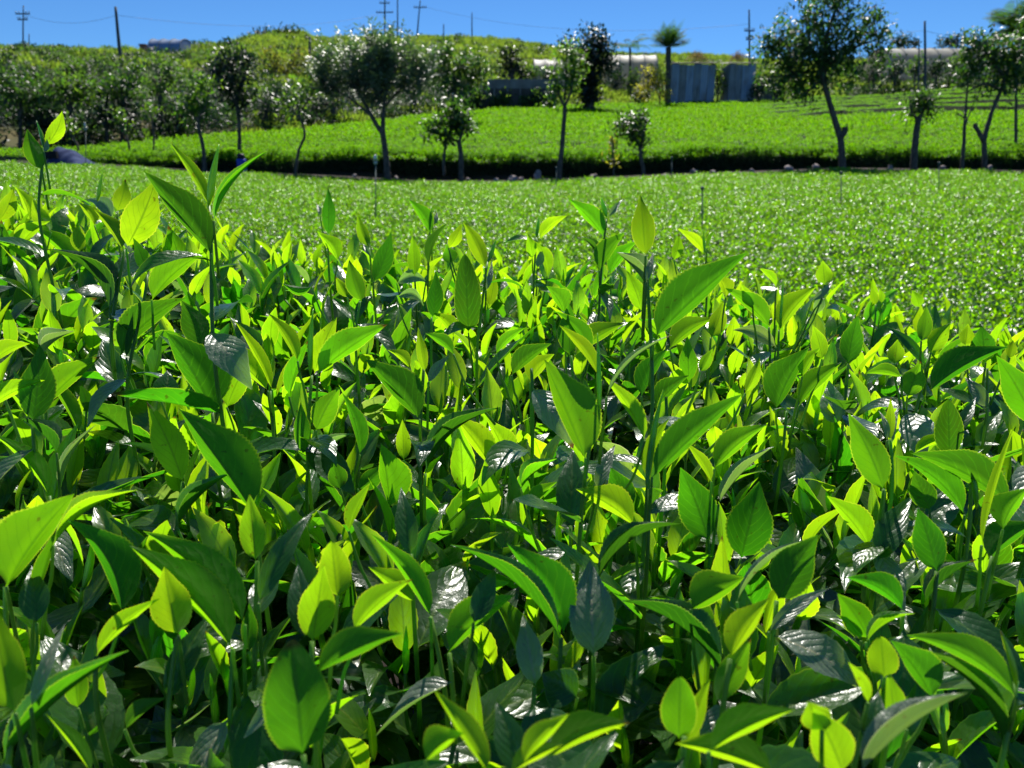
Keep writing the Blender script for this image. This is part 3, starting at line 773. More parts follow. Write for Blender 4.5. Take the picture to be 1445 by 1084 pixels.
# each hero shoot: distance, label, stem (photo points bottom to top), leaves (base, tip, width, form, bend, material), bud
HERO = [
(.52, 'tallest tea shoot at the left, leaf bent left below two slender top leaves', [(300, 500), (298, 400), (298, 340), (300, 310), (295, 290)],
 [(298, 358, 203, 242, 40, 'R', 2, 'm'), (296, 292, 239, 200, 15, 'R', 3, 'y'), (301, 312, 377, 214, 13, 'VL', -10, 'm')], (294, 292, 309, 204, 10)),
(.62, 'tea shoot with one broad upright glowing leaf and a narrow one beside it, left', [(152, 480), (168, 400), (176, 352)],
 [(178, 350, 220, 253, 50, 'F', 3, 'y'), (173, 352, 133, 296, 19, 'R', 4, 'y'), (155, 442, 66, 352, 34, 'VR', 20, 'd')], None),
(.60, 'tea shoot whose two big leaves arch up to the right beside the tall left stem', [(175, 560), (190, 470), (206, 430), (208, 388)],
 [(214, 424, 288, 357, 30, 'L', -6, 'm'), (170, 502, 262, 421, 36, 'L', -10, 'm'), (283, 490, 256, 424, 40, 'F', 5, 'm'), (208, 388, 188, 336, 22, 'F', 2, 'y'), (178, 505, 188, 440, 10, 'F', 0, 'd')], None),
(.75, 'lone tall tea shoot rising over the field edge, with two leaves, far left', [(52, 300), (57, 255), (60, 238), (62, 208)],
 [(59, 240, 38, 182, 27, 'F', -2, 'm'), (65, 205, 88, 156, 22, 'F', 4, 'y'), (62, 215, 66, 196, 8, 'A', 2, 'p')], (61, 208, 51, 170, 5)),
(.95, 'small tea shoot with two pointed leaves parted like a V, at the left edge', [(-2, 360), (2, 330), (5, 314)],
 [(-2, 312, 19, 265, 24, 'F', 3, 'y'), (42, 312, 22, 264, 17, 'R', 3, 'y'), (72, 328, 46, 281, 24, 'F', -3, 'y')], None),
(.95, 'small tea shoot with upright yellow green leaf before the field, left of the tall pair', [(112, 400), (112, 356)],
 [(112, 356, 107, 317, 20, 'F', 0, 'y'), (110, 385, 40, 318, 22, 'R', 8, 'm'), (25, 355, 70, 312, 20, 'L', -5, 'y')], None),
(.95, 'tea shoot with a glowing leaf and a white glinting leaf, behind the broad left leaf', [(166, 340), (166, 298)],
 [(165, 298, 177, 253, 23, 'F', 2, 'y'), (133, 318, 110, 286, 16, 'R', 3, 'y'), (158, 308, 122, 282, 26, 'A', 10, 'p')], (137, 285, 145, 243, 5)),
(.90, 'tea shoot topped by one oval dark green leaf standing against the field', [(463, 372), (463, 330)],
 [(463, 332, 463, 265, 20, 'F', 1, 'm'), (452, 305, 446, 288, 8, 'A', 2, 'p'), (476, 368, 448, 328, 20, 'R', 3, 'y')], None),
(.90, 'tea shoot with a yellow leaf above a broad green leaf, left of centre', [(529, 430), (525, 390), (521, 350)],
 [(527, 398, 552, 327, 29, 'F', 3, 'm'), (521, 350, 505, 303, 18, 'F', -2, 'y'), (523, 360, 512, 344, 9, 'A', 0, 'p')], None),
(.95, 'tea shoot with a leaf leaning left and a fresh bud, rising centre left', [(603, 400), (606, 335), (608, 305)],
 [(607, 330, 576, 281, 18, 'R', 3, 'm'), (611, 318, 616, 298, 8, 'A', 2, 'p')], (608, 312, 609, 292, 4)),
(.90, 'tea shoot with a single pointed yellow green leaf, centre left of the blunt leaf', [(588, 440), (585, 388)],
 [(585, 390, 582, 332, 21, 'F', 1, 'y'), (606, 375, 632, 315, 12, 'L', -8, 'd'), (560, 400, 604, 400, 22, 'A', -10, 'p')], None),
(.75, 'tea shoot with a big blunt ended dark leaf below a bright pointed leaf, centre', [(672, 490), (682, 420), (685, 378), (688, 370)],
 [(685, 378, 653, 312, 25, 'F', 3, 'y'), (633, 350, 651, 316, 18, 'F', 2, 'y'), (661, 470, 656, 359, 42, 'B', 0, 'm'), (690, 432, 697, 384, 17, 'F', 2, 'y'), (686, 410, 694, 368, 10, 'A', 2, 'p'), (635, 372, 630, 346, 24, 'F', 2, 'm')], (689, 370, 700, 338, 6)),
(.72, 'tea shoot with a rounded green leaf and a smaller lit one, left of centre', [(500, 470), (508, 425)],
 [(510, 426, 493, 367, 29, 'F', -2, 'm'), (490, 420, 474, 391, 17, 'F', 0, 'y'), (440, 405, 398, 400, 12, 'L', -4, 'm')], None),
(.80, 'tea shoot with one smooth oval leaf standing upright, centre left', [(608, 500), (609, 448)],
 [(610, 449, 615, 383, 26, 'F', 2, 'm'), (560, 420, 598, 432, 18, 'A', -12, 'p'), (640, 475, 612, 442, 18, 'R', 4, 'y')], None),
(.56, 'tea shoot with paired glowing leaves, one arching right, left of centre', [(432, 645), (436, 580), (440, 530)],
 [(447, 529, 547, 458, 34, 'L', -4, 'm'), (444, 527, 475, 448, 36, 'F', -3, 'y'), (420, 510, 378, 442, 18, 'R', 4, 'y'), (408, 560, 436, 480, 18, 'L', -3, 'm')], (438, 530, 442, 436, 8)),
(.55, 'tea shoot with a crescent leaf curving left from a straight stem, centre left', [(594, 710), (592, 640), (593, 590), (598, 520)],
 [(592, 592, 516, 507, 42, 'R', 3, 'm'), (600, 525, 590, 462, 17, 'F', 0, 'y'), (604, 540, 634, 502, 17, 'A', -3, 'p'), (578, 520, 547, 494, 14, 'R', 4, 'y'), (540, 575, 488, 550, 0.1, 'F', 0, 'm')], None),
(.55, 'tea shoot with a dark glossy arching leaf and green underside, centre', [(598, 720), (600, 668)],
 [(600, 668, 706, 576, 27, 'VL', -18, 'd'), (570, 650, 568, 592, 22, 'F', 0, 'y')], None),
(.58, 'tea shoot with two leaves leaning left over one another, centre', [(694, 730), (694, 662)],
 [(694, 661, 637, 584, 31, 'R', 3, 'y'), (716, 656, 687, 591, 28, 'R', 3, 'y'), (690, 668, 722, 615, 11, 'L', -2, 'y')], None),
(.55, 'tea shoot with one broad blade leaning left in the middle rows, left of centre', [(552, 760), (550, 716)],
 [(549, 717, 537, 626, 42, 'R', 2, 'm'), (505, 690, 541, 655, 30, 'F', 3, 'm'), (480, 690, 470, 650, 30, 'F', 0, 'm')], None),
(.56, 'tea shoot with a shield shaped leaf tilted right, left of centre', [(430, 690), (436, 640), (444, 608)],
 [(446, 608, 480, 546, 38, 'F', -3, 'm'), (508, 642, 483, 555, 20, 'R', 5, 'm'), (428, 640, 424, 568, 26, 'F', 0, 'm'), (450, 648, 498, 612, 16, 'VL', -4, 'p')], None),
(.52, 'tea shoot with a large pointed yellow green leaf facing forward, left side', [(244, 790), (252, 720), (258, 680)],
 [(258, 681, 207, 567, 46, 'F', 4, 'y'), (262, 690, 288, 620, 8, 'L', -2, 'd')], None),
(.46, 'large tea shoot with a long blade sweeping left, half in shade, left of centre', [(372, 830), (358, 725)],
 [(356, 722, 252, 577, 58, 'R', 3, 'm'), (250, 745, 326, 668, 24, 'VL', -8, 'd')], None),
(.50, 'tea shoot with a narrow leaf arching out of frame, left edge middle', [(75, 760), (70, 700)],
 [(69, 701, -12, 612, 22, 'R', 10, 'y'), (85, 690, 135, 600, 12, 'VL', -8, 'p'), (80, 640, 28, 590, 24, 'VR', 5, 'd')], None),
(.60, 'tea shoot with a leaf slanting right and a small folded one, left middle', [(60, 640), (60, 575)],
 [(60, 576, 142, 503, 32, 'L', -4, 'm'), (112, 612, 62, 524, 17, 'R', 4, 'm'), (122, 580, 112, 542, 16, 'F', 3, 'y')], None),
(.60, 'tea shoot with leaves spread like a fan, left of centre', [(388, 660), (385, 600), (382, 552)],
 [(378, 552, 302, 480, 28, 'R', 3, 'y'), (320, 575, 352, 508, 34, 'G', -2, 'y'), (384, 550, 331, 452, 15, 'R', 3, 'y'), (390, 560, 434, 482, 9, 'L', -3, 'y')], None),
(.54, 'tea shoot with one broad shaded dark leaf behind the pointed left leaf', [(302, 640), (300, 582)],
 [(300, 583, 234, 469, 60, 'R', 4, 'm'), (225, 560, 236, 523, 40, 'A', 5, 'd')], None),
(.50, 'tea shoot with two wide leaves, one pointing left out of frame, left edge', [(48, 650), (46, 595)],
 [(46, 596, 56, 486, 50, 'F', 2, 'm'), (-10, 512, 42, 485, 20, 'L', -5, 'y'), (-18, 580, 63, 537, 22, 'L', -6, 'y'), (60, 500, 104, 468, 24, 'VL', -4, 'p')], None),
(.45, 'large tea shoot with a tall triangular leaf, its right edge shaded, right of centre', [(800, 1000), (818, 760), (826, 646), (842, 580)],
 [(826, 647, 768, 508, 56, 'R', 0, 'm'), (843, 528, 789, 459, 17, 'R', 5, 'y'), (856, 560, 948, 473, 10, 'VL', -12, 'p'), (910, 622, 851, 531, 20, 'R', 6, 'y')], (846, 585, 843, 470, 7)),
(.50, 'tallest central tea shoot with a bright yellow top leaf and a big right leaf', [(896, 970), (904, 830), (914, 690), (924, 560), (918, 460), (911, 362)],
 [(911, 361, 904, 275, 36, 'F', 0, 'y'), (911, 400, 870, 356, 24, 'VR', 2, 'p'), (912, 398, 922, 356, 12, 'A', 0, 'p'), (923, 478, 1054, 357, 48, 'L', -3, 'm')], None),
(.45, 'tea shoot with one long curved blade reaching right, right of centre', [(914, 790), (917, 690)],
 [(920, 674, 1048, 556, 38, 'L', -3, 'm'), (918, 680, 945, 590, 20, 'L', -8, 'y'), (895, 742, 812, 690, 36, 'R', 6, 'y')], (912, 690, 936, 550, 10)),
(.85, 'tea shoot with a leaf leaning left and forked tip, standing above the centre right', [(845, 440), (851, 345), (856, 310)],
 [(852, 335, 802, 281, 22, 'R', 3, 'm'), (858, 306, 879, 281, 9, 'A', 0, 'p'), (846, 382, 881, 328, 24, 'L', -3, 'm'), (844, 362, 820, 334, 12, 'VR', 2, 'd')], (856, 306, 848, 278, 7)),
(.90, 'tea shoot with two plain green leaves behind the bright central leaf', [(862, 420), (862, 390)],
 [(860, 388, 900, 340, 20, 'L', -3, 'm'), (905, 438, 884, 382, 28, 'F', 2, 'y'), (838, 420, 852, 370, 14, 'F', 0, 'm')], None),
(.95, 'tea shoot with a small pointed leaf and one slanting right, centre', [(752, 420), (756, 345), (757, 335)],
 [(751, 365, 744, 329, 17, 'F', 2, 'y'), (761, 338, 801, 304, 15, 'L', -3, 'y'), (758, 378, 764, 350, 14, 'A', 2, 'p'), (772, 390, 748, 338, 16, 'R', 6, 'y')], (757, 335, 761, 305, 5)),
(.95, 'slim tea shoot with a forked tip between the tall central shoot and big right leaf', [(998, 420), (996, 360)],
 [(951, 367, 958, 331, 17, 'F', 2, 'y'), (993, 358, 956, 323, 13, 'R', 2, 'y'), (998, 350, 1011, 323, 5, 'L', -2, 'm')], (995, 358, 992, 326, 4)),
(.65, 'tea shoot with a pointed shield leaf, one right of it, above the triangular leaf', [(812, 570), (806, 502)],
 [(804, 502, 803, 427, 35, 'F', 0, 'm'), (812, 502, 883, 456, 26, 'L', -5, 'm'), (830, 505, 785, 440, 22, 'R', 8, 'm'), (796, 442, 771, 404, 24, 'R', 3, 'm')], None),
(.75, 'tea shoot with an oval leaf leaning right, below the big right leaf', [(1000, 530), (1003, 476)],
 [(1003, 477, 1020, 425, 26, 'F', 2, 'y'), (945, 492, 1008, 449, 26, 'L', -5, 'm'), (1024, 420, 1010, 388, 18, 'R', 3, 'y'), (972, 540, 970, 475, 28, 'F', 0, 'm')], None),
(.75, 'tea shoot with a dark leaf arching left, right of the big right leaf', [(1088, 510), (1085, 462)],
 [(1085, 462, 1024, 407, 24, 'R', 4, 'm'), (1095, 490, 1034, 466, 26, 'A', 10, 'p'), (1062, 430, 1046, 400, 14, 'F', 0, 'y')], None),
(.80, 'tea shoot with a bright leaf slanting right below a small round leaf, right', [(1098, 510), (1099, 466)],
 [(1100, 466, 1152, 404, 27, 'L', -4, 'y'), (1164, 402, 1161, 368, 23, 'F', 0, 'y'), (1146, 424, 1176, 395, 12, 'A', 3, 'p'), (1160, 420, 1150, 445, 18, 'A', 0, 'p'), (1095, 405, 1070, 378, 10, 'R', 3, 'y')], (1099, 466, 1105, 385, 4)),
(.68, 'tea shoot with a broad upright leaf, its foot shaded, right side', [(1190, 600), (1194, 550), (1197, 514)],
 [(1197, 514, 1211, 445, 33, 'F', -2, 'm'), (1180, 600, 1170, 537, 42, 'A', 0, 'p'), (1215, 560, 1260, 500, 0.1, 'F', 0, 'm')], None),
(.65, 'tea shoot with a big shaded blade and bright ones beside it, right side', [(1105, 640), (1110, 580)],
 [(1095, 578, 1141, 491, 40, 'L', -4, 'm'), (1128, 572, 1189, 511, 26, 'L', -4, 'm'), (1132, 532, 1158, 490, 18, 'L', -2, 'y'), (1160, 507, 1147, 459, 25, 'F', 2, 'y')], None),
(.66, 'leaning tea shoot with a dark leaf pointing left and bright leaves above, right', [(1288, 600), (1300, 545), (1312, 500)],
 [(1313, 498, 1342, 455, 27, 'F', -3, 'y'), (1306, 516, 1251, 461, 18, 'A', 6, 'd'), (1300, 482, 1307, 432, 23, 'F', 2, 'm'), (1311, 553, 1422, 490, 34, 'L', -8, 'm'), (1280, 560, 1300, 510, 34, 'F', 0, 'm'), (1262, 514, 1267, 479, 24, 'F', 0, 'y'), (1272, 532, 1221, 527, 16, 'R', 4, 'm')], None),
(.70, 'tea shoot with a rounded lit leaf on a straight stem, far right', [(1394, 600), (1393, 520)],
 [(1391, 512, 1385, 459, 35, 'F', 0, 'm'), (1362, 488, 1366, 457, 20, 'F', 0, 'y'), (1393, 575, 1362, 533, 24, 'A', 3, 'p'), (1425, 505, 1430, 480, 16, 'F', 0, 'y')], None),
(.48, 'large tea shoot entering at the right edge with a broad pointed leaf', [(1475, 680), (1465, 602)],
 [(1462, 602, 1406, 502, 48, 'F', 3, 'm'), (1460, 720, 1440, 610, 10, 'F', 0, 'm')], None),
(1.05, 'tiny tea shoot with two leaf tips against the field, right', [(1236, 450), (1236, 430)],
 [(1236, 430, 1230, 405, 12, 'F', 0, 'y'), (1244, 428, 1240, 406, 9, 'F', 2, 'y'), (1297, 434, 1287, 410, 18, 'F', 2, 'y')], None),
(.50, 'tea shoot with a smooth oval leaf leaning left on a thick stem, right side', [(1240, 800), (1245, 730), (1247, 690)],
 [(1247, 692, 1197, 584, 48, 'G', 4, 'm'), (1226, 772, 1167, 700, 31, 'R', 4, 'y'), (1238, 792, 1288, 700, 48, 'A', -4, 'd')], None),
(.50, 'young tea tip with a yellow bud between curled leaves, right side', [(1262, 690), (1256, 620)],
 [(1256, 622, 1257, 560, 14, 'F', 0, 'y'), (1260, 625, 1270, 572, 12, 'A', -4, 'p'), (1252, 622, 1240, 580, 10, 'A', 4, 'p')], None),
(.45, 'tea shoot with an egg shaped leaf leaning left, lower right', [(1316, 880), (1322, 806)],
 [(1322, 807, 1295, 717, 46, 'G', 2, 'm'), (1305, 850, 1378, 790, 22, 'VL', -6, 'd')], None),
(.50, 'tea shoot with two long leaves arching left, one over the other, right edge', [(1364, 790), (1372, 700), (1368, 640)],
 [(1425, 717, 1285, 640, 42, 'R', 12, 'm'), (1361, 727, 1262, 643, 30, 'R', 12, 'm'), (1312, 720, 1290, 665, 36, 'F', 0, 'm')], (1378, 720, 1366, 640, 8)),
(.58, 'tea shoot with a blunt oval leaf half shaded, right of the oval leaf', [(1342, 700), (1340, 642)],
 [(1340, 644, 1338, 564, 40, 'B', 0, 'm'), (1290, 640, 1345, 616, 14, 'L', -4, 'y'), (1352, 610, 1378, 560, 20, 'A', 0, 'd')], None),
(.45, 'tea shoot with two wide leaves running off the right edge', [(1390, 840), (1400, 785)],
 [(1415, 748, 1452, 688, 32, 'L', -5, 'm'), (1394, 790, 1465, 738, 34, 'L', -6, 'm'), (1385, 770, 1432, 600, 10, 'L', -4, 'y')], None),
(.42, 'tea shoot with a broad leaf curling over at its top, right of centre', [(1090, 920), (1096, 848)],
 [(1097, 848, 1154, 755, 62, 'F', -4, 'm'), (1040, 850, 1152, 760, 12, 'VL', -16, 'p'), (1085, 892, 1170, 830, 26, 'A', -6, 'p')], None),
(.40, 'large tea shoot with a wide half shaded leaf pointing right, left edge', [(6, 900), (8, 828)],
 [(9, 828, 105, 697, 62, 'L', -5, 'm'), (75, 770, 193, 692, 26, 'VL', -14, 'y'), (172, 868, 96, 734, 46, 'R', 18, 'm'), (48, 850, 80, 745, 16, 'L', 0, 'm'), (52, 880, 45, 798, 46, 'A', 0, 'd')], None),
(.36, 'nearest left tea shoot with a glowing yellow leaf and long dark blade', [(0, 1090), (18, 1040), (22, 1006)],
 [(22, 1007, -8, 852, 58, 'F', -4, 'y'), (2, 1078, 182, 918, 36, 'VL', -14, 'm'), (44, 1000, 92, 880, 22, 'A', -3, 'p'), (130, 1092, 65, 1008, 16, 'R', 4, 'y')], None),
(.42, 'tea shoot with one bright leaf slanting right, lower left', [(130, 980), (136, 926)],
 [(136, 926, 225, 845, 22, 'L', -7, 'y'), (110, 1000, 104, 925, 34, 'F', 0, 'm')], None),
(.40, 'large tea shoot with two glowing blades sweeping left one behind the other', [(322, 1040), (326, 960), (329, 915)],
 [(328, 916, 182, 770, 50, 'R', 10, 'y'), (346, 882, 202, 750, 44, 'R', 12, 'm')], None),
(.42, 'tea shoot with a square shouldered yellow leaf over a dark folded one, lower left', [(232, 1030), (240, 960), (250, 900)],
 [(252, 897, 232, 800, 62, 'F', -2, 'y'), (236, 990, 298, 866, 46, 'A', -6, 'd'), (176, 1030, 234, 985, 20, 'L', -6, 'd')], None),
(.42, 'tea shoot with a dark glinting leaf raised right beside a yellow tip, lower left', [(358, 1010), (360, 880), (363, 792)],
 [(365, 852, 442, 722, 40, 'A', -8, 'd'), (361, 792, 352, 698, 38, 'G', 0, 'y'), (352, 920, 352, 850, 24, 'F', 0, 'm')], None),
(.34, 'nearest tea shoot with a wide blunt leaf lit from behind, lower left of centre', [(430, 1120), (428, 1066)],
 [(428, 1067, 412, 903, 98, 'B', 0, 'm'), (445, 952, 568, 894, 38, 'L', -8, 'm')], None),
(.38, 'tea shoot with a vivid yellow young leaf before a rounded one, lower left of centre', [(438, 980), (440, 905)],
 [(441, 906, 457, 798, 54, 'G', 0, 'y'), (476, 842, 468, 764, 52, 'B', 0, 'y'), (498, 892, 582, 818, 30, 'L', -6, 'y'), (430, 900, 420, 795, 46, 'A', 0, 'd')], None),
(.42, 'tea shoot with a long leaf curving up left from a bent stem, centre', [(632, 1000), (620, 920), (607, 870)],
 [(608, 872, 524, 754, 26, 'R', 8, 'm'), (585, 850, 520, 800, 28, 'R', 0, 'y'), (520, 750, 500, 700, 0.1, 'F', 0, 'm')], None),
(.44, 'tea shoot with a dark pointed leaf bearing white glints, centre', [(582, 830), (580, 782)],
 [(580, 784, 566, 688, 38, 'A', 0, 'd'), (492, 750, 522, 682, 18, 'L', -2, 'y')], None),
(.42, 'tea shoot with long serrated leaves arching left above a dark gap, centre', [(788, 980), (792, 900)],
 [(791, 902, 636, 769, 30, 'VR', 18, 'm'), (796, 896, 716, 767, 52, 'R', 10, 'm')], None),
(.42, 'tea shoot with an oblong leaf slanting right, centre', [(640, 980), (634, 922)],
 [(632, 922, 727, 840, 42, 'L', -8, 'm'), (672, 850, 720, 822, 20, 'L', -4, 'm'), (668, 880, 700, 800, 40, 'A', 0, 'd')], None),
(.34, 'nearest central tea shoot with a yellow blade leaning left and a dark glinting leaf', [(700, 1130), (692, 1092)],
 [(690, 1092, 613, 974, 28, 'R', 2, 'y'), (735, 1098, 700, 988, 54, 'A', 2, 'd'), (600, 1075, 655, 1035, 34, 'L', -6, 'y')], None),
(.34, 'nearest tea shoot with pale yellow leaves pointing right, lower centre', [(735, 1120), (738, 1076)],
 [(738, 1078, 803, 1008, 26, 'L', -4, 'y'), (772, 1070, 889, 1020, 38, 'L', -9, 'y'), (720, 1092, 795, 1050, 24, 'L', -4, 'y')], None),
(.45, 'tea shoot with a large veined pale leaf face on, centre', [(838, 960), (838, 926)],
 [(838, 927, 832, 790, 78, 'A', 0, 'p'), (800, 965, 842, 880, 18, 'L', -3, 'y')], None),
(.44, 'tea shoot with a silvery glinting leaf beside a dark gap, centre', [(752, 1000), (754, 970)],
 [(756, 968, 738, 868, 46, 'A', 0, 'p'), (815, 985, 765, 950, 70, 'A', 0, 'd')], None),
(.45, 'tea shoot with a dark leaf arching to the right across the central stem', [(836, 880), (842, 822)],
 [(843, 822, 962, 740, 26, 'VL', -22, 'd'), (845, 830, 868, 770, 0.1, 'F', 0, 'm')], None),
(.44, 'tea shoot with a dark bluish blade arching left, right of centre', [(1022, 1010), (1020, 952)],
 [(1020, 954, 878, 848, 40, 'VR', 20, 'd'), (1010, 900, 935, 862, 40, 'R', 4, 'm'), (975, 860, 1050, 815, 44, 'L', 0, 'm')], None),
(.38, 'tea shoot with a yellow twisted leaf leaning right, lower right of centre', [(1020, 1000), (1030, 930)],
 [(1031, 928, 1086, 844, 34, 'L', -2, 'y'), (1010, 990, 1060, 900, 40, 'F', 0, 'm')], None),
(.36, 'tea shoot with a rounded lobe and a narrow yellow blade, lower right of centre', [(965, 1080), (966, 1040)],
 [(958, 1042, 960, 955, 54, 'B', 0, 'm'), (968, 1052, 1002, 958, 28, 'G', -2, 'y')], None),
(.34, 'nearest tea shoot with pale green blades pointing both ways, lower right of centre', [(1045, 1130), (1040, 1092)],
 [(1000, 1062, 1122, 1002, 36, 'L', -8, 'y'), (1095, 1094, 953, 1050, 38, 'R', 8, 'y')], None),
(.39, 'tea shoot with two dark backed leaves arching left, lower right edge', [(1405, 1110), (1425, 1030), (1434, 960)],
 [(1436, 986, 1279, 897, 36, 'R', 18, 'm'), (1416, 1052, 1300, 918, 42, 'VR', 22, 'd')], (1434, 970, 1412, 890, 9)),
(.39, 'tea shoot with a small blunt glowing leaf and a leaf leaning left, lower right', [(1255, 1040), (1250, 956)],
 [(1248, 956, 1243, 898, 42, 'B', 0, 'y'), (1316, 986, 1257, 904, 42, 'R', 4, 'm'), (1263, 1016, 1255, 950, 36, 'G', 0, 'y'), (1280, 1030, 1294, 962, 12, 'L', 0, 'm')], None),
(.34, 'nearest right tea shoot with a long pale glinting leaf slanting right', [(1210, 1130), (1214, 1092)],
 [(1214, 1092, 1365, 978, 36, 'VL', -10, 'p'), (1230, 1060, 1240, 975, 44, 'A', 0, 'd')], None),
(.34, 'nearest tea shoot with a soft yellow leaf, lower right', [(1180, 1130), (1188, 1092)],
 [(1190, 1092, 1147, 998, 62, 'F', 3, 'y'), (1225, 992, 1197, 934, 15, 'R', 2, 'y'), (1160, 1030, 1140, 990, 44, 'F', 0, 'y')], None),
(.44, 'tea shoot with a smooth leaf arching left above dark gaps, lower right', [(1276, 900), (1274, 862)],
 [(1275, 862, 1195, 815, 30, 'R', 10, 'm'), (1225, 902, 1182, 838, 44, 'F', 4, 'm'), (1222, 907, 1292, 866, 17, 'VL', -8, 'm'), (1215, 905, 1180, 868, 14, 'R', 4, 'm')], None),
(.50, 'tea shoot with a broad dark leaf facing forward, centre right', [(1002, 800), (1000, 762)],
 [(1000, 764, 960, 660, 60, 'F', 3, 'm'), (1008, 662, 1083, 599, 30, 'L', -5, 'm'), (1014, 712, 1092, 630, 18, 'VL', -6, 'p'), (1045, 790, 1072, 680, 66, 'F', 0, 'm'), (1004, 680, 968, 625, 14, 'R', 2, 'y')], None),
(.50, 'tea shoot with a dark round toothed leaf behind the triangular one, centre', [(806, 790), (805, 742)],
 [(806, 744, 808, 634, 54, 'A', 0, 'd'), (842, 690, 868, 628, 26, 'A', -2, 'p'), (888, 720, 862, 660, 44, 'F', 0, 'm'), (735, 690, 786, 648, 22, 'VL', -5, 'm'), (745, 720, 786, 680, 18, 'L', -3, 'm')], None),
(.55, 'tea shoot with leaves crossing beneath the big right leaf, centre right', [(942, 620), (940, 560)],
 [(905, 560, 942, 492, 26, 'L', -4, 'm'), (925, 575, 972, 530, 24, 'L', -3, 'm'), (988, 525, 1006, 492, 18, 'F', 0, 'y'), (1052, 555, 1072, 504, 20, 'F', 2, 'y')], None),
(.55, 'tea shoot with pale yellow leaves low beside the big blunt leaf, centre', [(752, 560), (750, 520)],
 [(722, 530, 778, 485, 24, 'L', -4, 'm'), (748, 540, 782, 500, 26, 'L', -3, 'y'), (700, 500, 742, 462, 14, 'L', -3, 'm'), (640, 500, 600, 470, 16, 'R', 3, 'm')], None),
]

# ---- the ordinary shoots that fill the bush: each a thing with its own stem, leaves and bud
LEAFLIB = {}
def lib(kind, mat, L0, W0, fold, rec, n):
    LEAFLIB[kind] = []
    for i in range(n):
        L_ = L0 * rng.uniform(.82, 1.15); W_ = L_ * W0 * rng.uniform(.8, 1.2)
        vs, f, uv = local_leaf(L_, W_, fold * rng.uniform(.3, 1.7), rec * rng.uniform(.0, 1.9), rng.uniform(-.8, .8), 21, 3, True, rng.uniform(0, .15), rng.uniform(.02, .12), rng.uniform(-.16, .16), int(rng.integers(1e6)))
        mb = MB(); mb.add(vs, f, uv)
        LEAFLIB[kind].append((mb.mesh(kind + '_leaf', mat), L_))
lib('young', M['young'], .050, .34, .60, .5, 14)
lib('mid', M['mid'], .066, .36, .50, .75, 18)
lib('green', M['green'], .070, .37, .40, .7, 16)
lib('old', M['mature'], .078, .39, .32, .9, 12)
lib('downy', M['pale'], .058, .42, .5, .5, 4)
STEMLIB = []
for i in range(5):
    mb = MB(); H_ = .13
    pts = [np.array((rng.normal() * .004 * k, rng.normal() * .004 * k, -0.02 + H_ * k / 4)) for k in range(5)]
    tube(mb, smooth_pts(pts, 14), np.linspace(.0017, .0010, 14), 6)
    STEMLIB.append((mb.mesh('shoot_stem', M['stem']), pts))
BUDLIB = []
for i in range(4):
    BUDLIB.append(bud_mesh(np.zeros(3), np.array((.002, .003, rng.uniform(.022, .036))), .0042, i).mesh('shoot_bud', M['young']))

def place(mesh, name, parent, m):
    o = bpy.data.objects.new(name, mesh); COL.objects.link(o); o.parent = parent
    o.matrix_local = m
    return o
GREEN = {(298, 358), (463, 332), (661, 470), (923, 478), (300, 583), (1095, 578), (527, 398), (610, 449), (1000, 764), (1045, 790), (1306, 516), (1340, 644), (172, 868), (791, 902), (428, 1067), (170, 502), (283, 490), (46, 596), (1303, 560), (1197, 514), (356, 722), (803, 502), (508, 642), (796, 896), (1425, 717), (888, 720), (988, 525), (1436, 986), (1275, 862)}
HM = {'g': M['green'], 'y': M['young'], 'm': M['mid'], 'd': M['mature'], 'p': M['pale']}
SUNV = np.array((math.sin(R(8)) * math.cos(R(50)), math.cos(R(8)) * math.cos(R(50)), math.sin(R(50))))
LIT = []                                    # points that stand in the sun: ordinary shoots keep out of the way
occ = {}                                    # photo cells taken by placed leaves, with their distance
def note(px, py, d):
    k = (int(px // 8), int(py // 8))
    if k not in occ or occ[k] > d: occ[k] = d
stemgroup = 'tea shoots of the foreground bush'
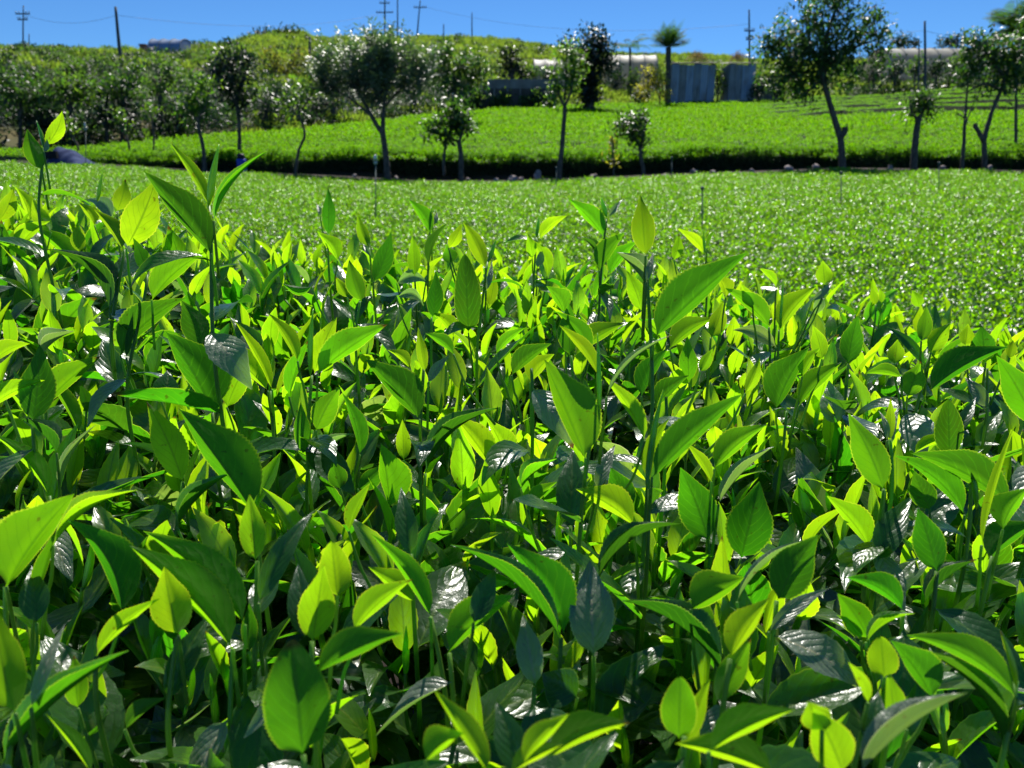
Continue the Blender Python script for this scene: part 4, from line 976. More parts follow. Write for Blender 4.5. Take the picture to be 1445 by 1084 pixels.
for hi, (d, label, stem, leaves, bud) in enumerate(HERO):
    ym = sum(min(l[1], l[3]) for l in leaves) / len(leaves)
    d *= 1.04 - .24 * min(1.0, max(0.0, (ym - 620) / 400))     # the front rows stand well before the rows behind
    sp = [P(x, y, d + .004 * i) for i, (x, y) in enumerate(stem)]
    base = sp[0] - np.array((0, -.02, .22))
    t = thing('tea_shoot', base, label, 'tea shoot', stemgroup)
    stem_mesh(sp, .0020, .0012).build('stem', M['stem'], t)
    # older leaves lower on the same stem
    yaw = rng.uniform(0, 6.28)
    for q in (.045, .085, .125, .165):
        c0 = sp[0] - np.array((0, -.02 * q / .22, q))
        kd = 'green' if q < .06 else ('mid' if rng.uniform() < .4 else 'old')
        me = LEAFLIB[kd][int(rng.integers(len(LEAFLIB[kd])))][0]
        place(me, 'leaf', t, Matrix.Translation(Vector(c0 - base)) @ Matrix.Rotation(yaw, 4, 'Z') @ Matrix.Rotation(R(rng.uniform(15, 50)), 4, 'X') @ Matrix.Scale(rng.uniform(.9, 1.2), 4)); yaw += 2.4
    ln_ = sum(np.linalg.norm(sp[i + 1] - sp[i]) for i in range(len(sp) - 1))
    if ln_ > .05:
        for q in np.arange(.012, ln_ * .55, .03):
            u_ = q / ln_ * (len(sp) - 1); i_ = int(u_); c0 = sp[i_] + (sp[i_ + 1] - sp[i_]) * (u_ - i_)
            me = LEAFLIB['green' if rng.uniform() < .6 else 'old'][int(rng.integers(8))][0]
            place(me, 'leaf', t, Matrix.Translation(Vector(c0 - base)) @ Matrix.Rotation(yaw, 4, 'Z') @ Matrix.Rotation(R(rng.uniform(0, 38)), 4, 'X') @ Matrix.Scale(rng.uniform(.6, .85), 4)); yaw += 2.4
    if hi % 2 == 0:
        c0 = sp[0] * .7 + sp[min(1, len(sp) - 1)] * .3
        kd = 'downy' if rng.uniform() < .5 else 'old'; me = LEAFLIB[kd][int(rng.integers(len(LEAFLIB[kd])))][0]
        place(me, 'leaf', t, Matrix.Translation(Vector(c0 - base)) @ Matrix.Rotation(math.pi + rng.uniform(-1.2, 1.2), 4, 'Z') @ Matrix.Rotation(R(rng.uniform(-28, -2)), 4, 'X') @ Matrix.Scale(rng.uniform(.7, 1.0), 4))
    k = 0
    for (bx, by, tx, ty, w_, form, bend, mk) in leaves:
        if w_ < 1: continue
        mb = MB(); k += 1
        blunt = 0.0
        if mk == 'm' and ((bx, by) in GREEN or rng.uniform() < .2): mk = 'g'
        if form == 'B': form, blunt = 'F', .75
        dd = d + (-.006 if k % 2 else .006)
        L_ = math.hypot(tx - bx, ty - by) * d / FPX
        dz = {'A': .55, 'F': .12, 'G': .1}.get(form, rng.uniform(-.15, .15)) * L_ * (1 if form == 'A' else rng.uniform(-.4, 1.2))
        bow = {'A': -.12, 'F': rng.uniform(-.1, .1)}.get(form, 0.0) * L_ / (d / FPX)
        # a short petiole from the nearest stem point
        cs = min(sp, key=lambda q: np.linalg.norm(q - P(bx, by, d)))
        far = np.linalg.norm(cs - P(bx, by, dd))
        if far > .012:
            tb = MB(); e = P(bx, by, dd); 
            j = np.array((e[0] * .72 + cs[0] * .28, e[1] * .72 + cs[1] * .28, e[2] - min(far * .7, .03) - .006))
            tube(tb, smooth_pts([j + (cs - j) * .35 - np.array((0, 0, .028)), j, (j + e) / 2 + np.array((0, 0, -.004)), e], 10), np.linspace(.0011, .0008, 10), 6)
            tb.build('side_stem', M['stem'], t)
        hero_leaf(mb, bx, by, tx, ty, dd, w_, form, bend, dz, bow, hi * 17 + k, blunt, .025 if form in 'RL' else .05)
        lo = mb.build('leaf', HM[mk], t)
        if mk == 'y': LIT += [P(bx + (tx - bx) * a, by + (ty - by) * a, dd) for a in (.3, .6, .9)]
        elif mk == 'm': LIT.append(P(bx + (tx - bx) * .6, by + (ty - by) * .6, dd))
        for a in np.linspace(0, 1, 7):
            for s in (-.35, 0, .35):
                x = bx + (tx - bx) * a - (ty - by) / max(1, math.hypot(tx - bx, ty - by)) * w_ * s
                y = by + (ty - by) * a + (tx - bx) / max(1, math.hypot(tx - bx, ty - by)) * w_ * s
                note(x, y, dd)
    if bud:
        bud_mesh(P(bud[0], bud[1], d), P(bud[2], bud[3], d), bud[4] * d / FPX, hi).build('bud', M['young'], t)

def shoot_plan(hscale):
    """list of (kind, z, yaw, elevation) for one shoot"""
    out = []; yaw = rng.uniform(0, 6.28); n = int(rng.integers(4, 7))
    for k in range(n):
        f = k / (n - 1)
        z = .125 * (.18 + .80 * f)
        el = R(24 + 52 * f + rng.uniform(-16, 16))
        kind = 'old' if f < .2 else (('mid' if rng.uniform() < .42 else 'green') if f < .8 else 'young')
        if kind in ('mid', 'green') and rng.uniform() < .10: kind = 'downy'
        out.append((kind, z, yaw, el)); yaw += 2.4 + rng.uniform(-.4, .4)
    if rng.uniform() < .42:
        out.append((('old', 'downy', 'green')[int(rng.choice(3, p=[.5, .35, .15]))], .125 * rng.uniform(.45, .85), math.pi + rng.uniform(-1.1, 1.1), R(rng.uniform(-30, 0))))
    return out
LABELS = [
    (.56, 'short tea shoot packed among bigger leaves at the front of the bush', 'ordinary shoots at the front of the bush'),
    (.80, 'middling tea shoot crowded between its neighbours halfway back in the bush', 'ordinary shoots in the middle of the bush'),
    (9.9, 'small tea shoot crowded into the far rows of the foreground bush', 'ordinary shoots at the back of the bush')]
cand = []
tries = 0
sp_xy = []
while tries < 22000:
    tries += 1
    d = math.sqrt(rng.uniform(.36 ** 2, 1.42 ** 2)); px = rng.uniform(-190, 1640)
    x = (px - 722.5) * d / FPX
    mind = .023 + .010 * d
    if any((x - a) ** 2 + (d - b) ** 2 < mind * mind for a, b in sp_xy): continue
    sp_xy.append((x, d)); cand.append((px, d))
cand.sort(key=lambda c: c[1])
fill_mb = MB(); n_ind = 0; SH = 230
extra = []
for (px, d) in cand:
    top0 = bush_top(px, d) + .022 + .02 * min(1, max(0, (d - .6) / .5)) - rng.uniform(0, .06) - (.02 if d < .5 else 0)
    hs = rng.uniform(.9, 1.2)
    plan = shoot_plan(hs)
    si = int(rng.integers(len(STEMLIB)))
    lean = Matrix.Rotation(rng.uniform(-.2, .2), 4, 'X') @ Matrix.Rotation(rng.uniform(-.2, .2), 4, 'Y')
    sx_ = [p[0] for p in STEMLIB[si][1]]; sy_ = [p[1] for p in STEMLIB[si][1]]; sz_ = [p[2] for p in STEMLIB[si][1]]
    parts = []
    for (kind, z, yaw, el) in plan:
        me, L_ = LEAFLIB[kind][int(rng.integers(len(LEAFLIB[kind])))]
        ml = lean @ Matrix.Scale(hs, 4) @ Matrix.Translation((np.interp(z, sz_, sx_), np.interp(z, sz_, sy_), z)) @ Matrix.Rotation(yaw, 4, 'Z') @ Matrix.Rotation(el, 4, 'X')
        parts.append((kind, me, ml, L_))
    ok = False
    LA = np.array(LIT)
    for drop in (0, .025, .05, .08, .11, .14):
        base = on_surface(px, d, lambda a, b: top0 - drop - .125 * hs - .02)
        blocked = 0; tot = 0; seen = 0; shade = 0
        for kind, me, ml, L_ in parts:
            for a in (.3, .6, .95):
                q = Matrix.Translation(Vector(base)) @ ml @ Vector((0, L_ * a, 0))
                dv_ = np.array(q) - LA; tt_ = dv_ @ SUNV; ds_ = np.linalg.norm(dv_ - tt_[:, None] * SUNV, axis=1)
                shade += int(((tt_ > .02) & (tt_ < .4) & (ds_ < .02)).any())
                x_, y_, d_ = proj(np.array(q)); tot += 1
                if 0 < x_ < PW and 0 < y_ < PH: seen += 1
                k = (int(x_ // 8), int(y_ // 8))
                if k in occ and occ[k] > d_ + .004: blocked += 1
        q = Matrix.Translation(Vector(base)) @ lean @ Matrix.Scale(hs, 4) @ Vector((0, 0, .15)); x_, y_, d_ = proj(np.array(q))
        tall = y_ < lerp(x_, [(0, 268), (130, 262), (230, 300), (420, 330), (560, 335), (700, 340), (900, 365), (1100, 385), (1200, 400), (1300, 425), (1445, 470)])
        if blocked < (3 if d < .75 else 5) and shade < 3 and not tall:
            ok = True; break
    parts = [q[:3] for q in parts]
    if not ok: continue
    if n_ind < SH and seen >= 4:
        n_ind += 1
        lab = next(l for l in LABELS if d < l[0])
        t = thing('tea_shoot', base, lab[1], 'tea shoot', lab[2])
        place(STEMLIB[si][0], 'stem', t, lean @ Matrix.Scale(hs, 4))
        for kind, me, ml in parts: place(me, 'leaf', t, ml)
        place(BUDLIB[int(rng.integers(4))], 'bud', t, lean @ Matrix.Scale(hs, 4) @ Matrix.Translation((STEMLIB[si][1][-1][0], STEMLIB[si][1][-1][1], STEMLIB[si][1][-1][2] - .002)))
    else: extra.append((base, parts, si, lean, hs))
print('candidates', len(cand), 'individual shoots', n_ind, 'extra', len(extra))

# ---- older leaves under the plucking table, and the shoots beyond the frame: one mass nobody could count
und = MB()
def add_tr(mb, mesh_data, m):
    vs, f, uv = mesh_data
    A = np.array(m)[:3, :3]; b = np.array(m)[:3, 3]
    mb.add(vs @ A.T + b, f, uv)
ULIB = []
for i in range(9):
    L_ = .075 * rng.uniform(.8, 1.2)
    ULIB.append(local_leaf(L_, L_ * .42, .30, rng.uniform(.2, 1.0), rng.uniform(-.6, .6), 11, 2, False, rng.uniform(0, .4), .06, rng.uniform(-.1, .1), i))
cnt = 0
for (zlo, zhi, n) in ((.075, .13, 1250), (.13, .22, 1500), (.22, .36, 2000)):
    for _ in range(n):
        d = math.sqrt(rng.uniform(.22 ** 2, 1.62 ** 2)); px = rng.uniform(-260, 1720)
        if d < .34: px = 722 + (px - 722) * 1.25
        top = bush_top(px, max(d, .36)) - (.03 if d < .4 else 0)
        b = on_surface(px, d, lambda a, c: top - rng.uniform(zlo, zhi))
        m = Matrix.Translation(Vector(b)) @ Matrix.Rotation(rng.uniform(0, 6.28), 4, 'Z') @ Matrix.Rotation(R(rng.uniform(-25, 55)), 4, 'X') @ Matrix.Rotation(rng.uniform(-.5, .5), 4, 'Y')
        add_tr(und, ULIB[int(rng.integers(9))], m)
# the remaining shoots, past the number that are things of their own
MESHARR = {}
def arr(me):
    if me.name not in MESHARR:
        v = np.empty(len(me.vertices) * 3); me.vertices.foreach_get('co', v)
        f = [tuple(q.vertices) for q in me.polygons]
        li = np.empty(len(me.loops), dtype=np.int32); me.loops.foreach_get('vertex_index', li)
        uu = np.empty(len(me.loops) * 2); me.uv_layers[0].data.foreach_get('uv', uu)
        UV = np.zeros((len(me.vertices), 2)); UV[li] = uu.reshape(-1, 2)
        MESHARR[me.name] = (v.reshape(-1, 3), f, UV)
    return MESHARR[me.name]
ms = MB(); MI = {'young': 0, 'mid': 1, 'old': 2, 'downy': 3, 'green': 5}
def add_mi(mb, data, m, mi):
    A = np.array(m)[:3, :3]; b = np.array(m)[:3, 3]
    mb.add(data[0] @ A.T + b, data[1], data[2], mi)
for base, parts, si, lean, hs in extra:
    for kind, me, ml in parts: add_mi(ms, arr(me), Matrix.Translation(Vector(base)) @ ml, MI[kind])
    add_mi(ms, arr(STEMLIB[si][0]), Matrix.Translation(Vector(base)) @ lean @ Matrix.Scale(hs, 4), 4)
    e = STEMLIB[si][1][-1]
    add_mi(ms, arr(BUDLIB[int(rng.integers(4))]), Matrix.Translation(Vector(base)) @ lean @ Matrix.Scale(hs, 4) @ Matrix.Translation((e[0], e[1], e[2] - .002)), 0)
if extra:
    o = ms.build('tea_shoot_mass', [M['young_i'], M['mid_i'], M['mature_i'], M['pale_i'], M['stem'], M['green_i']])
    tag(o, 'crowded tea shoots filling the gaps and the back of the foreground bush', 'tea shoots', kind='stuff')
# the sides of the bush, down to the ground on its far side
for _ in range(900):
    d = rng.uniform(1.45, 1.75); px = rng.uniform(-300, 1750)
    z = rng.uniform(.1, bush_top(px, 1.3) - .06)
    q = P(px, 300, d)
    m = Matrix.Translation(Vector((q[0], q[1], z))) @ Matrix.Rotation(rng.uniform(0, 6.28), 4, 'Z') @ Matrix.Rotation(R(rng.uniform(-25, 55)), 4, 'X')
    add_tr(und, ULIB[int(rng.integers(9))], m)
o = und.build('tea_foliage', M['understory'])
tag(o, 'dark older tea leaves crowded below the shoots of the foreground bush', 'tea foliage', kind='stuff')
# woody branches below
tw = MB()
for _ in range(170):
    d = math.sqrt(rng.uniform(.25 ** 2, 1.5 ** 2)); px = rng.uniform(-150, 1600)
    z1 = bush_top(px, max(.36, d)) - rng.uniform(.10, .16)
    a = on_surface(px, d, lambda p, c: z1)
    b = np.array((round(a[0] / .55) * .55, round(a[1] / .55) * .55, .12))
    pts = smooth_pts([b, b * .5 + a * .5 + rng.normal(size=3) * .03, a], 9)
    tube(tw, pts, np.linspace(.010, .0025, 9), 6)
o = tw.build('tea_branches', M['twig'])
tag(o, 'thin woody branches carrying the foreground tea foliage', 'tea branches', kind='stuff')

# ------------------------------------------------------------------ trees, each a trunk with limbs and its own crown
def ell_pts(c, r, n, shell=.55):
    v = rng.normal(size=(n, 3)); v /= np.linalg.norm(v, axis=1, keepdims=True)
    rad = (shell + (1 - shell) * rng.uniform(0, 1, n)) ** .8
    return c + v * rad[:, None] * r
DENS = 2.1
def crown_mesh(blobs, mat, leaf, asp, per, style, d):
    if style != 'spray': leaf *= .82; per = int(per * 1.25)
    dens = DENS if style != 'spray' else 3.0
    """blobs: (px, py, rx, ry, n clusters[, depth]) in photo units at distance d"""
    mb = MB(); tips = []
    for b in blobs:
        cx, cy, rx, ry, n = b[:5]; dd = d + (b[5] if len(b) > 5 else 0)
        c = P(cx, cy, dd); r = np.array((rx, min(rx, ry) * .9 + .2 * rx, ry)) * dd / FPX
        for q in ell_pts(c, r, int(n * dens), .18):
            tips.append(q)
            out = q - (c - np.array((0, 0, r[2] * .7))); out /= np.linalg.norm(out) + 1e-9
            if style == 'spray':
                # a feathery spray: a short twig with leaflets both sides
                dv = out + .35 * rng.normal(size=3); dv[2] = abs(dv[2]) + .35; dv /= np.linalg.norm(dv)
                ln = leaf * rng.uniform(4, 6.5)
                s_ = np.cross(dv, (0, 0, 1.0)); s_ /= np.linalg.norm(s_) + 1e-9
                up = np.cross(s_, dv)
                for k in range(per):
                    t = (k + .5) / per
                    for sg in (-1, 1):
                        bb = q + dv * ln * (t - .5) - up * 0.12 * ln * t * t
                        lv = dv * .75 + s_ * sg * .8 + rng.normal(size=3) * .15
                        simple_leaf(mb, bb, lv, up * .5 + np.array((0, -.2, .7)) + .3 * rng.normal(size=3), leaf * rng.uniform(.7, 1.2), leaf * asp, .2)
            else:
                for k in range(per):
                    o_ = rng.normal(size=3) * leaf * .75
                    dv = out * .6 + rng.normal(size=3) * .8
                    dv[2] += {'droop': -.55, 'up': .6, 'mix': 0}.get(style, 0)
                    nn = np.array((0, 0, 1.0)) + .45 * rng.normal(size=3) + out * .4
                    simple_leaf(mb, q + o_, dv, nn, leaf * rng.uniform(.6, 1.25), leaf * asp * rng.uniform(.8, 1.2), rng.uniform(0, .4))
    return mb, tips
def frond_crown(mb, c, n, length, leaflet, el=(5, 75), droop=.7, asp=.13):
    for i in range(n):
        a = i * 2.399 + rng.uniform(-.2, .2); e = R(rng.uniform(*el))
        h = np.array((math.cos(a), math.sin(a), 0)); m = 16
        p = np.array(c, float); L_ = length * rng.uniform(.8, 1.1)
        for k in range(m):
            t = k / (m - 1)
            ee = e - droop * t * t * 1.5
            dv = h * math.cos(ee) + np.array((0, 0, math.sin(ee)))
            s_ = np.cross(dv, (0, 0, 1.0)); s_ /= np.linalg.norm(s_) + 1e-9
            up = np.cross(s_, dv)
            q = p + dv * L_ / m
            lf = leaflet * (math.sin(math.pi * (t * .85 + .12)) + .15)
            for sg in (-1, 1):
                simple_leaf(mb, p, s_ * sg * .9 + dv * .65 - np.array((0, 0, .25)), up, lf, lf * asp, .25)
            wv = np.array([p - s_ * .012, p + s_ * .012, q + s_ * .010, q - s_ * .010]); mb.add(wv, [(0, 1, 2, 3)])
            p = q
def tree(name, label, cat, d, trunk, limbs, blobs, mat, leaf=.2, asp=.42, per=9, style='mix', group=None, bark='bark', twigs=True, foot=None, extra_crown=None):
    """trunk: photo points (px, py, radius px) bottom to top"""
    tp = [P(x, y, d) for x, y, r in trunk]
    foot_pt = on_ground(trunk[0][0], d) if foot is None else foot
    if foot_pt[2] < tp[0][2]: tp = [foot_pt - np.array((0, 0, .08))] + tp; rr0 = [trunk[0][2] * 1.15]
    else: rr0 = []
    t = thing(name, foot_pt, label, cat, group)
    rr = rr0 + [r for x, y, r in trunk]
    mb = MB()
    A = np.hstack([np.array(tp), np.array(rr)[:, None] * d / FPX])
    S = smooth_pts(A, 6 * len(A)) if len(A) > 2 else smooth_pts(A, 8)
    S[:, :2] += rng.normal(size=(len(S), 2)) * .004
    tube(mb, S[:, :3], np.maximum(S[:, 3], .004), 9)
    ends = [S[-1, :3]]
    for lm in limbs:
        pp = np.array([np.append(P(x, y, d + (dz[0] if dz else 0)), r * d / FPX) for x, y, r, *dz in lm])
        Q = smooth_pts(pp, 5 * len(pp))
        tube(mb, Q[:, :3], np.maximum(Q[:, 3], .004), 7); ends.append(Q[-1, :3])
        ends.append(Q[len(Q) // 2, :3])
    cm, tips = (crown_mesh(blobs, mat, leaf, asp, per, style, d)) if blobs else (MB(), [])
    if extra_crown: extra_crown(cm)
    if twigs:
        for q in tips[::2]:
            e = min(ends, key=lambda z: np.linalg.norm(z - q))
            m_ = (e + q) / 2 + rng.normal(size=3) * .06 * np.linalg.norm(q - e) - np.array((0, 0, .05))
            tube(mb, smooth_pts([e, m_, q], 6), np.linspace(.02, .006, 6) * max(.5, d / 40), 5)
    mb.build('trunk', M[bark], t)
    if cm.n: cm.build('crown', M[mat], t)
    return t

GUL = 21.9
tree('feathery_tree', 'feathery tree with silvery leaf sprays and forked trunk, standing in the gully', 'tree', GUL,
     [(547, 246, 5), (544, 215, 4.2), (540, 188, 4)], [[(541, 190, 3.6), (530, 174, 3.2), (517, 150, 2.4), (500, 120, 1.6)], [(540, 188, 3.6), (541, 160, 3), (545, 130, 2.2), (556, 95, 1.4)], [(543, 150, 2), (570, 120, 1.4), (592, 90, 1)], [(525, 165, 2), (495, 140, 1.4), (470, 125, 1)]],
     [(500, 95, 48, 42, 34), (555, 88, 44, 42, 34), (525, 118, 60, 34, 40), (540, 70, 40, 26, 24), (585, 110, 28, 30, 16), (468, 118, 26, 18, 12), (462, 80, 18, 18, 7), (530, 105, 40, 34, 22), (455, 100, 16, 26, 9), (600, 90, 16, 20, 8)], 'silverleaf', .16, .32, 8, 'spray')
tree('broadleaf_tree', 'large dark leafy tree with slanting forked trunk, right part of the gully', 'tree', GUL,
     [(1189, 240, 5.2), (1187, 205, 4.6), (1183, 185, 4.4), (1172, 150, 3.8), (1163, 118, 3.4)], [[(1185, 196, 4.4), (1192, 186, 4.2), (1192, 180, 4.4)], [(1163, 120, 3.4), (1150, 80, 2.6), (1120, 50, 1.8), (1090, 65, 1)], [(1163, 118, 3.4), (1165, 60, 2.6), (1180, 10, 1.6)], [(1164, 95, 2.4), (1200, 70, 1.8), (1240, 55, 1)], [(1158, 100, 2), (1120, 105, 1.4), (1085, 110, .8)], [(1160, 110, 2), (1140, 130, 1.4), (1136, 150, .8)]],
     [(1160, 30, 70, 42, 46), (1120, 75, 56, 42, 40), (1200, 70, 52, 44, 36), (1160, 95, 58, 34, 34), (1090, 75, 34, 28, 14), (1228, 28, 28, 26, 10), (1180, -20, 60, 30, 26), (1110, 115, 40, 18, 12), (1140, 132, 16, 18, 5), (1248, 84, 22, 16, 6), (1075, 60, 16, 12, 3), (1240, 50, 14, 10, 3), (1150, 62, 52, 40, 30)], 'treeleaf', .20, .40, 9, 'droop')
tree('white_leafed_bush_tree', 'small twin trunked tree with white glinting leaves beside the feathery tree', 'tree', GUL + .2,
     [(651, 246, 4), (650, 215, 3.4), (647, 198, 3)], [[(627, 248, 2.4), (626, 225, 2.2), (630, 200, 1.8), (636, 180, 1)], [(648, 200, 2), (655, 180, 1.4), (660, 165, .8)], [(647, 200, 1.8), (625, 190, 1.2), (606, 188, .7)]],
     [(636, 168, 24, 18, 18), (654, 178, 16, 20, 12), (628, 190, 20, 12, 9), (606, 188, 12, 8, 4), (645, 152, 14, 8, 5)], 'treeleaf', .20, .46, 8, 'mix')
tree('slender_tree', 'slender tree with thin straight trunk and light crown, centre of the gully', 'tree', GUL,
     [(789, 246, 4), (793, 210, 3.4), (796, 170, 3), (797, 150, 2.8)], [[(797, 152, 2), (788, 130, 1.6), (782, 100, 1)], [(797, 150, 2), (806, 128, 1.6), (810, 95, 1)], [(797, 140, 1.8), (799, 100, 1.4), (800, 70, .8)]],
     [(797, 118, 26, 34, 20), (800, 78, 24, 22, 16), (783, 130, 14, 22, 7), (814, 100, 14, 26, 8)], 'sapleaf', .18, .42, 8, 'mix')
tree('round_small_tree', 'small round headed tree with thin trunk, right of the slender tree', 'tree', GUL,
     [(908, 246, 3), (905, 225, 2.6), (903, 208, 2.4)], [[(904, 210, 2), (893, 190, 1.4), (885, 175, .8)], [(904, 208, 2), (908, 190, 1.4), (912, 172, .8)]],
     [(892, 180, 26, 24, 24), (898, 166, 22, 12, 10), (902, 198, 16, 12, 8), (876, 178, 10, 12, 4)], 'treeleaf', .17, .42, 8, 'mix')
tree('yellow_sapling', 'thin sapling with few yellowing leaves in the gully, beside the round small tree', 'sapling', GUL,
     [(866, 244, 1.2), (865, 215, 1), (864, 192, .8)], [], [(865, 232, 5, 8, 3), (864, 208, 6, 10, 4), (868, 192, 5, 6, 2)], 'yellowleaf', .14, .5, 4, 'mix')
tree('stubby_tree', 'small stubby tree with drooping dark leaves over the hedge, right', 'tree', GUL,
     [(1289, 242, 5), (1291, 210, 4.6), (1294, 180, 4.2), (1298, 165, 3.4)], [[(1296, 172, 2.6), (1286, 155, 1.6), (1284, 145, 1)], [(1298, 165, 2.6), (1308, 148, 1.6), (1314, 140, 1)]],
     [(1300, 142, 18, 14, 14), (1288, 155, 12, 14, 9), (1312, 152, 10, 14, 8), (1306, 132, 14, 8, 5)], 'treeleaf', .18, .40, 7, 'droop')
tree('bare_sapling', 'tall bare sapling with a thin dark stem, right of the stubby tree', 'sapling', GUL,
     [(1357, 243, 3), (1360, 205, 2.4), (1362, 165, 2), (1365, 125, 1.2), (1366, 110, .8)], [[(1362, 168, 1), (1352, 160, .7), (1350, 158, .5)], [(1361, 180, 1), (1372, 150, .8), (1378, 138, .5)]],
     [(1352, 160, 5, 4, 2), (1376, 140, 6, 6, 3), (1366, 108, 8, 8, 4)], 'sapleaf', .14, .45, 4, 'mix')
tree('leaning_tree', 'tree leaning right with a broken side limb and glinting crown, far right', 'tree', GUL - .1,
     [(1390, 242, 3.9), (1389, 205, 3.5), (1389, 195, 3.5), (1399, 160, 2.9), (1412, 128, 2.6), (1420, 105, 2.2)], [[(1388, 200, 3.4), (1381, 186, 3), (1376, 178, 3), (1377, 175, 2.8)], [(1412, 128, 2.4), (1390, 118, 1.8), (1365, 130, 1)], [(1418, 110, 2.6), (1400, 85, 1.8), (1380, 60, 1)], [(1420, 105, 2.6), (1440, 70, 1.8), (1460, 40, 1)]],
     [(1395, 75, 36, 32, 32), (1430, 90, 34, 34, 26), (1375, 60, 20, 20, 11), (1450, 60, 30, 40, 22), (1368, 100, 14, 16, 6), (1415, 120, 34, 12, 10), (1350, 104, 10, 8, 3), (1410, 85, 40, 34, 14)], 'treeleaf', .19, .40, 9, 'droop')
tree('curved_sapling', 'sapling with a curved thin trunk and reddish sparse crown, left of the feathery tree', 'sapling', GUL,
     [(417, 244, 2.4), (421, 215, 2), (430, 190, 1.8), (424, 168, 1.6), (420, 150, 1.2)], [[(424, 168, 1.2), (405, 150, .9), (395, 140, .5)], [(422, 160, 1.2), (436, 140, .9), (445, 125, .5)]],
     [(420, 140, 24, 28, 15), (400, 150, 12, 14, 5), (440, 120, 14, 12, 5)], 'sapleaf', .18, .44, 7, 'mix')
tree('yellow_green_tree', 'thin tree with yellow green crown before the dark bank, left', 'tree', GUL + .3,
     [(288, 222, 2.8), (285, 200, 2.6), (280, 178, 2.2), (280, 165, 1.6)], [[(281, 175, 1.6), (270, 155, 1.1), (266, 140, .6)], [(280, 168, 1.6), (290, 150, 1.1), (294, 130, .6)]],
     [(278, 150, 20, 24, 20), (285, 120, 18, 16, 12), (264, 158, 10, 14, 6)], 'sapleaf', .18, .42, 8, 'mix')
tree('dark_round_tree', 'dark round crowned tree with slim trunk, between yellow green tree and feathery tree', 'tree', GUL + 1.6,
     [(338, 222, 3), (338, 200, 2.6), (337, 170, 2.6), (333, 140, 2.4)], [[(335, 150, 2), (318, 120, 1.4), (305, 95, .8)], [(334, 140, 2), (345, 110, 1.4), (352, 85, .8)]],
     [(328, 112, 32, 34, 30), (340, 85, 24, 18, 12), (305, 98, 18, 22, 10), (338, 140, 20, 16, 9)], 'darkleaf', .21, .42, 9, 'mix')
for (x0, y0, x1, y1, x2, y2, lab) in ((217, 218, 217, 190, 214, 168, 'spindly sapling before the dark bank, left of the yellow green tree'), (182, 206, 177, 188, 172, 176, 'slanting thin sapling at the top of the left field edge'), (110, 208, 104, 196, 98, 186, 'bent little sapling behind the blue tarpaulin')):
    tree('thin_sapling', lab, 'sapling', 25.5, [(x0, y0, 1.5), (x1, y1, 1.3), (x2, y2, .9)], [], [(x2, y2 - 6, 9, 10, 6), (x2 - 3, y2 - 14, 10, 7, 5)], 'sapleaf', .17, .42, 6, 'mix', group='thin saplings along the left field edge')

# trees and big bushes on the slope behind
def back_tree(name, label, cat, px, py, d, blobs, mat, leaf, trunk_r=2.5, per=9, style='mix', group=None, asp=.42, bark='bark'):
    top = min(b[1] for b in blobs)
    mid = sum(b[1] for b in blobs) / len(blobs)
    f = on_ground(px, d)
    y0 = proj(f)[1]
    return tree(name, label, cat, d, [(px, y0, trunk_r), (px + 1, (y0 + mid) / 2, trunk_r * .9), (px, mid, trunk_r * .6)], [[(px, (y0 + mid) / 2, trunk_r * .6), (px - 8, mid, trunk_r * .3)], [(px, (y0 + mid) / 2, trunk_r * .6), (px + 9, mid - 4, trunk_r * .3)]], blobs, mat, leaf, asp, per, style, group, bark)
back_tree('dark_glinting_tree', 'dark tree with glinting leaves on the bank just right of the feathery tree', 'tree', 640, 140, 36, [(640, 105, 34, 34, 34), (665, 95, 22, 28, 18), (618, 95, 20, 26, 14), (650, 125, 36, 16, 14), (632, 72, 14, 12, 6), (680, 108, 12, 18, 7)], 'treeleaf', .26)
back_tree('dark_spreading_tree', 'very dark tree with a broad skirt of leaves to the ground, upper centre', 'tree', 832, 150, 46, [(835, 90, 30, 30, 40), (838, 58, 18, 20, 20), (815, 80, 20, 24, 16), (858, 88, 18, 20, 16), (832, 122, 16, 26, 30), (832, 142, 18, 8, 14), (850, 62, 14, 14, 8), (800, 62, 14, 10, 5)], 'darkleaf', .34, 6)
back_tree('hill_bush_tree', 'dark upright bush on the green hill above the grey wall', 'tree', 722, 110, 56, [(716, 92, 12, 22, 16), (728, 86, 12, 20, 14), (740, 104, 10, 10, 8), (712, 74, 7, 8, 4)], 'darkleaf', .34, 3)
def on_hill(px, py): return ground_at(px, py)
def palm(name, label, px, py_top, py_base, d, n, length, leaflet, el, droop, r, cat='palm', asp=.13, mat='palmleaf'):
    c = P(px, py_top, d)
    f = on_ground(px - 1, d)
    def ec(mb): frond_crown(mb, c, n, length, leaflet, el, droop, asp)
    y0 = proj(f)[1]
    return tree(name, label, cat, d, [(px - 1, y0, r * 1.2), (px, (y0 + py_top) / 2, r), (px, py_top + 2, r * 1.1)], [], [], mat, twigs=False, extra_crown=ec)
palm('screw_palm', 'stout palm like tree with a bristling crown left of the blue sheds', 943, 66, 140, 52, 40, 1.85, .42, (18, 86), .42, 3.6)
palm('small_feather_palm', 'thin palm with arching feathery fronds behind the pale tunnel, upper centre', 889, 66, 120, 62, 13, 2.3, .42, (15, 60), .9, 1.5)
palm('fan_palm', 'palm with long drooping fronds at the right edge behind the leaning tree', 1434, 44, 130, 26, 30, 1.5, .42, (-10, 75), .8, 1.9)
back_tree('creeper_bush', 'yellowing creeper covered bush at the foot of the stout palm', 'bush', 930, 142, 51, [(930, 115, 10, 20, 12), (912, 125, 14, 14, 12), (937, 132, 6, 8, 5), (918, 100, 10, 6, 4)], 'yellowleaf', .26, 1.2)
